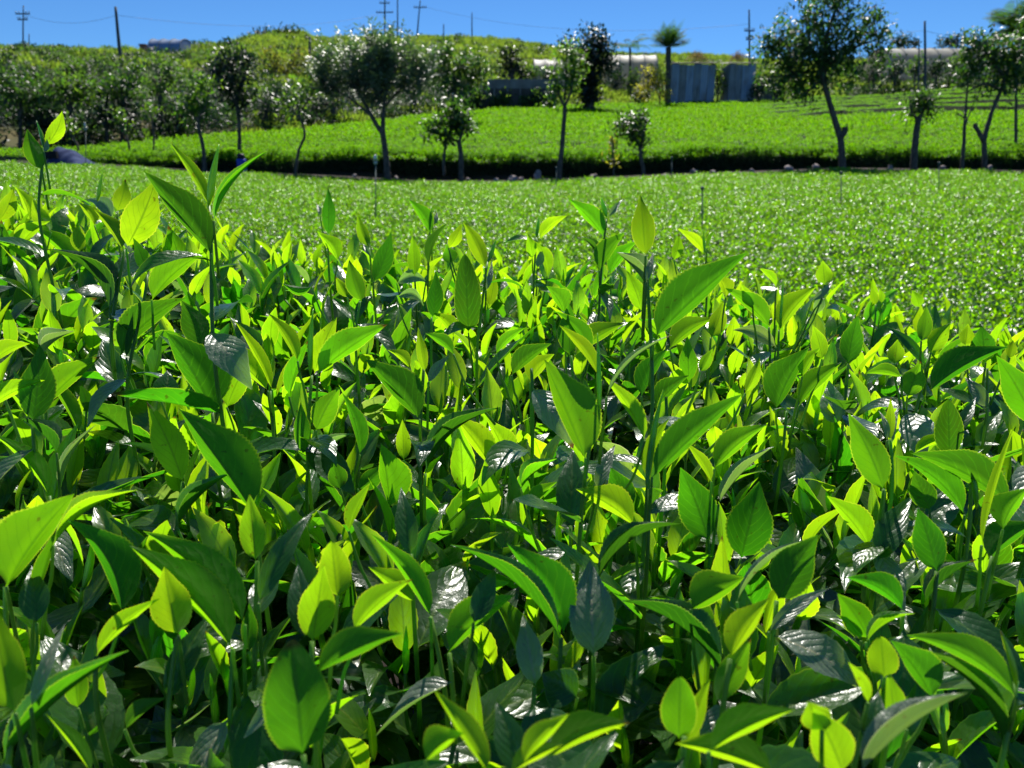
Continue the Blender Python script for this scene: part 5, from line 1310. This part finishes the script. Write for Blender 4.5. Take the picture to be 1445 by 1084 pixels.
back_tree('shed_bush', 'dark leafy bush growing between the two blue sheds', 'bush', 1012, 142, 55, [(1012, 100, 11, 12, 10), (1014, 118, 11, 14, 9), (1001, 112, 6, 6, 4)], 'scrub', .28, 1.5)
back_tree('rust_bush', 'rusty yellow green bush on the slope left of the feathery tree', 'bush', 400, 135, 52, [(400, 100, 30, 22, 18), (385, 85, 22, 14, 10), (425, 88, 16, 18, 9), (372, 112, 18, 14, 8)], 'rustleaf', .3, 1.6, 9, 'up')
back_tree('low_round_bush', 'low round dark bush on the grass left of the stout palm', 'bush', 906, 142, 53, [(906, 137, 13, 8, 14)], 'darkleaf', .26, 1)
for (px, py, bl, mt, lab) in (
    (28, 190, [(28, 132, 40, 26, 26), (8, 112, 24, 16, 10), (50, 140, 24, 22, 12)], 'treeleaf', 'big leafy tree at the far left of the bank, its leaves glinting'),
    (98, 190, [(98, 134, 42, 24, 26), (80, 116, 24, 16, 10), (118, 122, 24, 18, 10)], 'scrub', 'broad glinting tree in the middle of the left bank below the thick pole'),
    (172, 186, [(172, 124, 34, 26, 22), (185, 104, 20, 12, 7), (160, 138, 26, 18, 10)], 'treeleaf', 'glinting tree right of the thick pole on the left bank'),
    (226, 180, [(226, 122, 28, 30, 22), (236, 100, 18, 16, 8)], 'scrub', 'greener tree on the left bank beside the yellow green tree'),
    (60, 200, [(60, 172, 46, 16, 22), (30, 166, 26, 16, 10)], 'scrubdark', 'dark spreading tree low on the left bank'),
    (150, 195, [(150, 168, 46, 22, 28), (182, 160, 26, 22, 12)], 'darkleaf', 'dark low tree in the middle foot of the left bank'),
    (250, 190, [(250, 165, 36, 22, 22), (300, 168, 24, 18, 12)], 'darkleaf', 'dark low tree behind the yellow green tree on the left bank'),
    (375, 180, [(375, 150, 34, 26, 22), (400, 130, 20, 18, 10)], 'scrubdark', 'dark bush between the dark round tree and the curved sapling'),
    (470, 165, [(470, 140, 30, 22, 18), (440, 150, 20, 16, 8)], 'scrubdark', 'dark bush on the bank behind the feathery tree'),
    (585, 150, [(585, 132, 30, 20, 16)], 'scrubdark', 'dark bush on the bank right behind the feathery tree crown')):
    d_ = lerp(px, DE) + (1.2 if py > 185 else 3.0)
    back_tree('bank_tree', lab, 'tree', px, py, d_, bl, mt, .25, 2.6, 8, 'mix', 'trees on the left bank')
for (px, bl, lab) in ((1275, [(1276, 58, 16, 10, 16), (1262, 62, 14, 8, 9), (1292, 62, 8, 5, 5)], 'distant rounded tree behind the long pale tunnel, left one'), (1350, [(1350, 58, 26, 8, 20), (1335, 62, 16, 6, 9), (1372, 58, 16, 8, 10)], 'distant broad tree behind the long pale tunnel, right one'),
    (385, [(385, 52, 34, 9, 24), (410, 47, 16, 8, 9), (365, 56, 16, 6, 8)], 'dark hedge like tree on the left hilltop beside the short pole')):
    back_tree('crest_tree', lab, 'tree', px, 70, (104 if px > 1000 else 80), bl, 'scrubdark', .5, 1.5, 8, 'mix', 'trees on the crest')
for (px, py, lab, mt) in ((1262, 118, 'bushy shrub before the left end of the long tunnel', 'scrubdark'), (1290, 112, 'tall shrub beside the pole before the long tunnel', 'scrub'), (1320, 116, 'dark shrub right of the pole before the long tunnel', 'scrubdark'), (1345, 112, 'shrub before the right half of the long tunnel', 'scrub'), (1232, 120, 'dark shrub left of the long tunnel behind the big tree', 'scrubdark')):
    back_tree('tunnel_shrub', lab, 'shrub', px, py, 63, [(px, py - 14, 13, 14, 12), (px + 6, py - 24, 7, 10, 5)], mt, .34, 1.2, 8, 'up', 'shrubs before the long tunnel')

for (px, py, d_, lab, mt) in ((748, 118, 57, 'shrub before the small pale tunnel, nearest the hill bush', 'scrub'), (772, 120, 57, 'dark shrub in the middle of the small pale tunnel', 'scrubdark'), (868, 128, 60, 'shrub before the short pale tunnel by the dark spreading tree', 'scrubdark'), (890, 126, 60, 'green shrub at the middle of the short pale tunnel', 'scrub'), (915, 120, 61, 'shrub at the right end of the short pale tunnel', 'scrubdark')):
    back_tree('tunnel_shrub', lab, 'shrub', px, py, d_, [(px, py - 10, 13, 10, 10), (px + 5, py - 18, 7, 8, 4)], mt, .32, 1.0, 8, 'up', 'shrubs before the short tunnels')

for (px, lab) in ((668, 'low weedy plant at the left part of the grey wall foot'), (706, 'low weedy plant before the middle of the grey wall'), (748, 'leafy weed before the right part of the grey wall'), (774, 'leafy weed at the right end of the grey wall')):
    back_tree('weed_plant', lab, 'plant', px, 148, 47.9, [(px, 143, 15, 6, 10), (px + 7, 137, 6, 6, 4)], 'scrub', .26, .6, 8, 'up', 'weeds at the grey wall')

# ------------------------------------------------------------------ poles and wires
def pole(label, px, py_top, d, r_px, lean=0.0, arms=(), group='poles on the hill', vis_base=None, tip=False):
    f = on_ground(px + lean, d)
    top = P(px, py_top, d)
    t = thing('utility_pole', f, label, 'pole', group)
    mb = MB(); r = r_px * d / FPX
    tube(mb, smooth_pts([f - np.array((0, 0, .3)), (f + top) / 2, top], 9), np.linspace(r * 1.25, r * .8, 9), 10)
    mb.build('pole_shaft', M['pole'], t)
    for (dy, half) in arms:
        c = P(px, py_top + dy, d); h = half * d / FPX
        am = MB(); box(am, c + np.array((0, -r - .05, 0)), (2 * h, .09, .11)); a_ = am.build('crossarm', M['pole'], t, smooth=False)
        im = MB()
        for s in (-.92, -.5, .5, .92):
            b = c + np.array((s * h, -r - .05, .055))
            tube(im, [b, b + np.array((0, 0, .06)), b + np.array((0, 0, .10)), b + np.array((0, 0, .20))], [.03, .03, .06, .04], 8)
        io = im.build('insulators', M['ceramic'], t)
        io.parent = a_
    return t, top
pl = []
pl.append(pole('pole with short crossarms and a tangle of fittings, far left on the skyline', 33, 8, 78, .9, -1, ((12, 10), (20, 7))))
pl.append(pole('short thin post beside the far left pole on the skyline', 41, 48, 77, .7, 0))
pl.append(pole('thick plain pole leaning left above the left bank', 163, 10, 62, 2.1, 7))
pl.append(pole('dark stump like pole standing on the hill left of the feathery tree crown', 437, 52, 60, 2.0, 0))
pl.append(pole('pole with two crossarms on the green hilltop, left of a bare mast', 543, -8, 104, 1.1, 0, ((13, 7), (26, 12))))
pl.append(pole('bare tall mast on the green hilltop between two crossarm poles', 561, -6, 104, .9, 0))
pl.append(pole('leaning pole with one crossarm on the green hilltop, right of the bare mast', 593, 1, 104, .9, -5, ((10, 9),)))
pl.append(pole('short dark post on the slope above the dark glinting tree', 626, 34, 92, .8, 0))
pl.append(pole('thin lone post on the hilltop right of the crossarm poles', 666, 18, 104, .8, 0))
pl.append(pole('tapering pole with small arms beside the big broadleaf tree', 1057, 14, 74, 1.3, 1, ((30, 7), (42, 5))))
pl.append(pole('straight dark pole in front of the long pale tunnel', 1305, 30, 62, 1.7, 1))
pl.append(pole('shorter thin post just left of the straight pole by the long tunnel', 1297, 56, 61, 1.0, -1))
def wire(label, a, b, sag, r=.012):
    t_ = np.linspace(0, 1, 20)
    pts = [a + (b - a) * t - np.array((0, 0, sag * 4 * t * (1 - t))) for t in t_]
    mb = MB(); tube(mb, pts, [r] * 20, 5)
    tag(mb.build('overhead_wire', M['wire'], origin=a), label, 'wire', 'overhead wires')
wire('thin wire running from the straight pole to the right above the tunnel', pl[10][1] - np.array((0, 0, .7)), P(1480, 46, 62), .5)
wire('thin wire running left from the straight pole towards the big tree', pl[10][1] - np.array((0, 0, .7)), P(1150, 30, 74), .5)
wire('thin wire between the thick left pole and the far left pole', pl[2][1] - np.array((0, 0, .6)), P(33, 20, 78), .7)
wire('thin wire running right from the thick left pole along the sky', pl[2][1] - np.array((0, 0, .6)), P(543, 18, 104), 1.2)
wire('upper wire from the tapering pole to the hilltop crossarm pole', P(1057, 34, 74), P(593, 8, 104), 1.6)

# ------------------------------------------------------------------ sheds, wall, tunnels
def corrugated(mb, a, b, z0, z1, depth=.03, pitch=.16):
    a = np.asarray(a, float); b = np.asarray(b, float); L_ = np.linalg.norm(b - a); n = int(L_ / pitch * 6)
    h = (b - a) / L_; nr = np.array((h[1], -h[0], 0))
    vs = []
    for i in range(n + 1):
        s = i / n * L_
        q = a + h * s + nr * depth * math.sin(2 * math.pi * s / pitch)
        for z in (z0, (z0 * .6 + z1 * .4), z1): vs.append((q[0], q[1], z))
    f = [(3 * i + k, 3 * i + 3 + k, 3 * i + 4 + k, 3 * i + 1 + k) for i in range(n) for k in range(2)]
    mb.add(vs, f)
def shed(label, x0, x1, ytop, d, depth, mats, slope=.25):
    f = on_ground((x0 + x1) / 2, d)
    a = on_ground(x0, d); b = on_ground(x1, d)
    z0 = min(a[2], b[2]) - .15; z1 = P(x0, ytop, d)[2]
    a = np.array((a[0], f[1], 0)); b = np.array((b[0], f[1], 0)); W_ = b[0] - a[0]
    t = thing('corrugated_shed', f, label, 'shed', 'corrugated sheds')
    n = len(mats)
    for i, mt in enumerate(mats):
        mb = MB(); corrugated(mb, a + (b - a) * (i / n) + np.array((0, .012 * (i % 2), 0)), a + (b - a) * ((i + 1) / n) + np.array((0, .012 * (i % 2), 0)), z0, z1 - .05 * (i % 3))
        mb.build('front_sheet', M[mt], t)
    for s, xx in ((0, a[0]), (1, b[0])):
        mb = MB(); corrugated(mb, (xx, f[1] + depth, 0) if s == 0 else (xx, f[1] + .02, 0), (xx, f[1] + .02, 0) if s == 0 else (xx, f[1] + depth, 0), z0, z1 - .02)
        mb.build('side_sheet', M['sheetdark'], t)
    mb = MB(); corrugated(mb, (b[0], f[1] + depth, 0), (a[0], f[1] + depth, 0), z0, z1); mb.build('back_sheet', M['sheetdark'], t)
    rm = MB(); n2 = int((W_ + .3) / .16 * 4); vs = []
    for i in range(n2 + 1):
        x = a[0] - .15 + (W_ + .3) * i / n2; zz = .025 * math.sin(2 * math.pi * x / .16)
        vs += [(x, f[1] - .18, z1 + .05 + zz), (x, f[1] + depth + .15, z1 + .05 + slope + zz)]
    rm.add(vs, [(2 * i, 2 * i + 2, 2 * i + 3, 2 * i + 1) for i in range(n2)])
    rm.build('roof', M['roofsheet'], t)
    return t, f, z1
shed('shed of blue corrugated sheets beside the stout palm', 946, 1006, 92, 54.6, 2.4, ('sheet', 'sheetdark', 'sheet', 'sheetdark', 'sheet', 'sheetdark'))
shed('smaller shed of dark and blue sheets half hidden by the big tree', 1026, 1062, 92, 55.0, 2.2, ('sheetdark', 'sheetdark', 'sheet', 'sheet'))
shed('low grey shed behind the drooping branches of the big tree', 1070, 1104, 122, 56.0, 2.0, ('sheetdark', 'sheetdark', 'sheetdark'))
for px, lab in ((1068, 'dark shrub between the smaller shed and the low grey shed'), (1096, 'dark shrub before the right end of the low grey shed'), (1122, 'dark shrub right of the low grey shed')):
    back_tree('shed_shrub', lab, 'shrub', px, 140, 54.3, [(px, 128, 12, 10, 12), (px + 4, 118, 7, 7, 5)], 'scrubdark', .3, 1.0, 8, 'up', 'shrubs by the sheds')
# straw heaps lying on the roofs
for (px, py, w_, dd, lab) in ((985, 89, 26, 54.9, 'heap of dry straw lying on the blue shed roof'), (1042, 89, 24, 55.4, 'heap of dry straw lying on the smaller shed roof')):
    mb = MB(); c = P(px, py + 2, dd); w2 = w_ * dd / FPX / 2
    for _ in range(260):
        u_ = rng.normal() * .42; q = c + np.array((u_ * w2, rng.uniform(-.1, .9), max(0, .42 * (1 - u_ * u_)) * rng.uniform(0, 1) + .38))
        simple_leaf(mb, q, rng.normal(size=3) * np.array((1, .6, .5)), np.array((0, 0, 1.0)), rng.uniform(.25, .6), .045, .2)
    tag(mb.build('straw_heap', M['thatch'], origin=c), lab, 'straw heap', 'straw heaps on the sheds')
pm = MB(); a = on_ground(1014, 53.6) + np.array((0, 0, .35)); b = on_ground(1052, 53.6) + np.array((0, 0, .75))
box(pm, (a + b) / 2, (np.linalg.norm(b - a), .25, .07)); po = pm.build('plank', M['plank'], origin=a, smooth=False)
po.rotation_euler = (0, -.06, 0); tag(po, 'pale plank leaning in front of the smaller shed', 'plank')
# grey wall
d_w = 48.6
a = on_ground(648, d_w); b = on_ground(784, d_w)
t = thing('grey_wall', (a + b) / 2, 'long grey wall with a paler upper band behind the upper terrace', 'wall')
zt = P(716, 113, d_w)[2]; zm = P(716, 126, d_w)[2]; zb = min(a[2], b[2]) - .3
mb = MB(); box(mb, ((a[0] + b[0]) / 2, a[1], (zm + zb) / 2), (b[0] - a[0], .3, zm - zb)); mb.build('wall_face', M['wallface'], t, smooth=False)
mb = MB(); box(mb, ((a[0] + b[0]) / 2 + .9, a[1] + .06, (zt + zm) / 2), (b[0] - a[0] - 1.8, .28, zt - zm - .004)); mb.build('upper_band', M['wallcap'], t, smooth=False)
mb = MB()
for i in range(7): box(mb, (a[0] + .6 + i * (b[0] - a[0] - 1.2) / 6, a[1] - .20, (zt + zb) / 2), (.09, .09, zt - zb))
mb.build('wall_posts', M['wallcap'], t, smooth=False)
def tunnel(name, label, x0, x1, ytop, d, depth, mat, hoops=6, group='polytunnels', flat=.55):
    """plastic tunnel seen along its side: arched film over hoops, two end walls"""
    a = on_ground(x0, d); b = on_ground(x1, d); zb = min(a[2], b[2]) - .5; zt = P(x0, ytop, d + depth / 2)[2]
    t = thing(name, (a + b) / 2, label, 'tunnel', group)
    n = 40; m = 14; vs = []
    for i in range(n + 1):
        s = i / n; x = a[0] + (b[0] - a[0]) * s; sag = .05 * abs(math.sin(math.pi * hoops * s))
        for k in range(m + 1):
            th = math.pi * k / m
            vs.append((x, a[1] + depth / 2 - math.cos(th) * (depth / 2 - sag), zb + (zt - zb) * (math.sin(th) ** flat) - sag))
    f = [(i * (m + 1) + k, (i + 1) * (m + 1) + k, (i + 1) * (m + 1) + k + 1, i * (m + 1) + k + 1) for i in range(n) for k in range(m)]
    mb = MB(); mb.add(vs, f); mb.build('film_cover', M[mat], t)
    for x in (a[0], b[0]):
        vs = [(x, a[1] + depth / 2, zb)] + [(x, a[1] + depth / 2 - math.cos(math.pi * k / m) * depth / 2, zb + (zt - zb) * math.sin(math.pi * k / m) ** flat) for k in range(m + 1)]
        mb = MB(); mb.add(vs, [(0, k + 1, k + 2) for k in range(m)]); mb.build('end_wall', M[mat], t, smooth=False)
    for i in range(hoops + 1):
        x = a[0] + (b[0] - a[0]) * i / hoops
        pts = [(x, a[1] + depth / 2 - math.cos(math.pi * k / m) * (depth / 2 + .02), zb + (zt + .02 - zb) * math.sin(math.pi * k / m) ** flat) for k in range(m + 1)]
        mb = MB(); tube(mb, pts, [.03] * (m + 1), 6); mb.build('hoop', M['plank'], t)
tunnel('polytunnel', 'long pale plastic tunnel behind the terraced rows, far right', 1255, 1420, 71, 70, 6, 'film', 7)
tunnel('polytunnel', 'short weathered pale tunnel right of the dark spreading tree', 858, 928, 80, 64, 5, 'film', 4)
tunnel('polytunnel', 'small pale tunnel between the hill bush and the dark spreading tree', 754, 802, 86, 60, 5, 'film', 3)
tunnel('blue_tunnel', 'low blue arched tunnel on the left skyline', 209, 254, 57, 73.5, 4, 'bluefilm', 3)
mb = MB(); c = on_ground(203, 77); h_ = max(.4, P(203, 64, 77)[2] - c[2]); box(mb, (0, 0, h_ / 2 - .1), (.55, .6, h_ + .2)); box(mb, (0, 0, h_ + .03), (.68, .72, .08))
o = mb.build('brick_pier', M['brick'], smooth=False, origin=(0, 0, 0)); o.location = Vector(c); tag(o, 'small red brick pier beside the blue arched tunnel', 'pier')

# ------------------------------------------------------------------ gully: rocks, tarpaulin, container; pipes in the field
def rock(c, s):
    import bmesh
    bm = bmesh.new(); bmesh.ops.create_icosphere(bm, subdivisions=2, radius=1)
    k = rng.normal(size=(5, 3))
    for v in bm.verts:
        n_ = np.array(v.co); f = 1 + .14 * math.sin(3 * (n_ @ k[0])) + .10 * math.sin(5 * (n_ @ k[1]) + 1)
        for q in k[2:]:
            q = q / np.linalg.norm(q); dd = n_ @ q
            if dd > .55: f *= .55 / dd * .98 + .02
        v.co = Vector(n_ * f * np.array(s))
    me = bpy.data.meshes.new('rock'); bm.to_mesh(me); bm.free(); me.materials.append(M['rock'])
    o = bpy.data.objects.new('rock', me); COL.objects.link(o); o.location = Vector(c); o.rotation_euler = (0, 0, rng.uniform(0, 6))
    return o
RK = [(722, 15, 7), (760, 14, 10), (700, 8, 5), (735, 7, 5), (838, 10, 5), (938, 12, 4), (980, 11, 5), (1005, 9, 4), (1112, 16, 6), (1150, 12, 5), (1255, 9, 5), (1395, 11, 7), (1330, 8, 4), (600, 8, 4), (660, 9, 4), (560, 7, 4), (1060, 9, 4), (500, 7, 3)]
for i, (px, w_, h_) in enumerate(RK):
    d = 22.1 + .25 * math.sin(i * 2.3); f = on_ground(px, d); k = d / FPX
    o = rock(f + np.array((0, 0, h_ * k * .5)), (w_ * k * .6, w_ * k * .45, h_ * k * .9))
    tag(o, {1: 'slab like pale rock standing tall in the gully left of the slender tree', 0: 'broad pale rock in the gully, left of the tall slab', 8: 'widest pale rock at the hedge foot left of the big tree', 11: 'pale rock at the foot of the leaning tree'}.get(i, 'small grey pink rock lying at the foot of the hedge'), 'rock', None if i in (0, 1, 8, 11) else 'rocks along the gully')
# tarpaulin: a humped folded sheet
nx, ny = 46, 22; c = on_ground(100, 21.9); k = 21.9 / FPX; vs = []
def tarp_z(u, v):
    ridge = np.interp(u, [-1, -.86, -.6, -.35, 0, .35, .7, 1], [.05, .40, .92, 1.0, .88, .62, .30, .04])
    return ridge * max(0, 1 - abs(v) ** 2.2) + .05 * math.sin(9 * u + 3 * v) * (1 - abs(v)) + .03 * math.sin(17 * u - 8 * v)
zt = P(85, 208, 21.9)[2] - c[2] 
for i in range(nx + 1):
    for j in range(ny + 1):
        u = -1 + 2 * i / nx; v = -1 + 2 * j / ny
        vs.append((u * 27 * k, v * .55 + .06 * math.sin(5 * u), tarp_z(u, v) * zt))
mb = MB(); mb.add(vs, [(i * (ny + 1) + j, (i + 1) * (ny + 1) + j, (i + 1) * (ny + 1) + j + 1, i * (ny + 1) + j + 1) for i in range(nx) for j in range(ny)])
t = thing('tarpaulin_heap', c, 'crumpled dark blue tarpaulin heaped at the left end of the gully', 'tarpaulin')
to = mb.build('sheet', M['tarp'], None); to.parent = t
mb = MB(); box(mb, (-.27, -.50, zt * .55), (.42, .10, zt * .42)); ho = mb.build('opening', M['dark'], None, smooth=False); ho.parent = t  # solid dark block standing for the shade in the hollow under the sheet
# blue container by the dark round tree
d = 22.6; c = on_ground(342, d); z1 = P(342, 217, d)[2] - c[2]
t = thing('plastic_container', c, 'small blue plastic container with a black lid at the dark round tree foot', 'container')
mb = MB(); tube(mb, [(0, 0, 0), (0, 0, .04), (0, 0, z1 * .6), (0, 0, z1 * .72)], [.12, .135, .14, .12], 16); o = mb.build('body', M['bucket'], None); o.parent = t
mb = MB(); tube(mb, [(0, 0, z1 * .722), (0, 0, z1 * .80), (0, 0, z1 * .96), (0, 0, z1)], [.10, .115, .10, .05], 16); o = mb.build('lid', M['blackplastic'], None); o.parent = t
# sprinkler risers standing in the tea
SPR = [(530, 232, 306, 'green pipe riser with a small sprinkler head in the field left of centre', 1), (991, 268, 318, 'plain pipe riser in the field right of the central shoot', 0), (1187, 246, 284, 'plain pipe riser in the field below the big tree', 0), (1325, 232, 266, 'plain pipe riser in the field near the stubby tree', 0), (121, 184, 232, 'pipe riser with a bright metal sprinkler head beside the blue tarpaulin', 2), (785, 238, 262, 'short pipe riser at the field edge near the slender tree', 0), (948, 224, 252, 'thin pipe riser at the field edge near the round small tree', 0)]
for px, y0, y1, lab, hd in SPR:
    d = 19.8
    for dd in np.arange(5, 20.3, .1):
        if proj(on_surface(px, dd, canopy_field))[1] <= y1: d = dd; break
    f = on_ground(px, d); top = P(px, y0, d)
    t = thing('sprinkler_riser', f, lab, 'pipe', 'pipe risers in the tea field')
    mb = MB(); tube(mb, [f, (f + top) / 2, top], [.0095, .0095, .009], 8); mb.build('pipe', M['pipe'], t)
    hm = MB(); tube(hm, [top, top + np.array((0, 0, .03)), top + np.array((0, 0, .045))], [.024, .026, .012], 8)
    if hd:
        s = .055 if hd == 2 else .03
        tube(hm, [top + np.array((-s, 0, .05)), top + np.array((0, 0, .075)), top + np.array((s, 0, .05))], [.010, .022, .010], 7)
        tube(hm, [top + np.array((0, 0, .045)), top + np.array((0, 0, .05 + s * 2.2)), top + np.array((0, 0, .06 + s * 2.6))], [.03, .022, .006], 8)
    hm.build('sprinkler_head', M['metalhead' if hd else 'pipe'], t)

# ------------------------------------------------------------------ light, sky, camera
SUN_EL, SUN_AZ = R(50.0), R(8.0)        # azimuth from straight ahead, towards the right
sd = Vector((math.sin(SUN_AZ) * math.cos(SUN_EL), math.cos(SUN_AZ) * math.cos(SUN_EL), math.sin(SUN_EL)))
sl = bpy.data.lights.new('sun', 'SUN'); sl.energy = 5.0; sl.angle = R(.53); sl.color = (1.0, .955, .87)
so = bpy.data.objects.new('sun', sl); COL.objects.link(so)
so.rotation_euler = sd.to_track_quat('Z', 'Y').to_euler(); so.location = (0, 0, 30)
wd = bpy.data.worlds.new('World'); SC.world = wd; wd.use_nodes = True
nt = wd.node_tree; nt.nodes.clear()
sky = nt.nodes.new('ShaderNodeTexSky'); sky.sky_type = 'NISHITA'; sky.sun_disc = False
sky.sun_elevation = SUN_EL; sky.sun_rotation = SUN_AZ
sky.altitude = 1900; sky.air_density = 1.0; sky.dust_density = 0.0; sky.ozone_density = 5.0
bg = nt.nodes.new('ShaderNodeBackground'); bg.inputs['Strength'].default_value = 0.10
ow = nt.nodes.new('ShaderNodeOutputWorld')
tint = nt.nodes.new('ShaderNodeMix'); tint.data_type = 'RGBA'; tint.blend_type = 'MULTIPLY'; tint.inputs[0].default_value = 1.0
tint.inputs[7].default_value = (.36, .61, .84, 1)
nt.links.new(sky.outputs[0], tint.inputs[6]); nt.links.new(tint.outputs[2], bg.inputs[0]); nt.links.new(bg.outputs[0], ow.inputs[0])

cam = bpy.data.cameras.new('camera'); co = bpy.data.objects.new('camera', cam); COL.objects.link(co)
cam.sensor_width = 36.0; cam.lens = FPX / PW * 36.0
cam.clip_start = .02; cam.clip_end = 3000
co.location = Vector(CAM); co.rotation_euler = (math.pi / 2 - PITCH, 0, 0)
cam.dof.use_dof = True; cam.dof.focus_distance = .66; cam.dof.aperture_fstop = 13.0
SC.camera = co
SC.view_settings.view_transform = 'Standard'
try: SC.view_settings.look = 'None'
except Exception: pass
SC.view_settings.exposure = 0.40; SC.view_settings.gamma = 1.0
SC.render.engine = 'CYCLES'
SC.cycles.max_bounces = 7; SC.cycles.diffuse_bounces = 3; SC.cycles.glossy_bounces = 3; SC.cycles.transmission_bounces = 6
SC.cycles.transparent_max_bounces = 4
SC.cycles.caustics_reflective = False; SC.cycles.caustics_refractive = False
SC.cycles.use_denoising = True
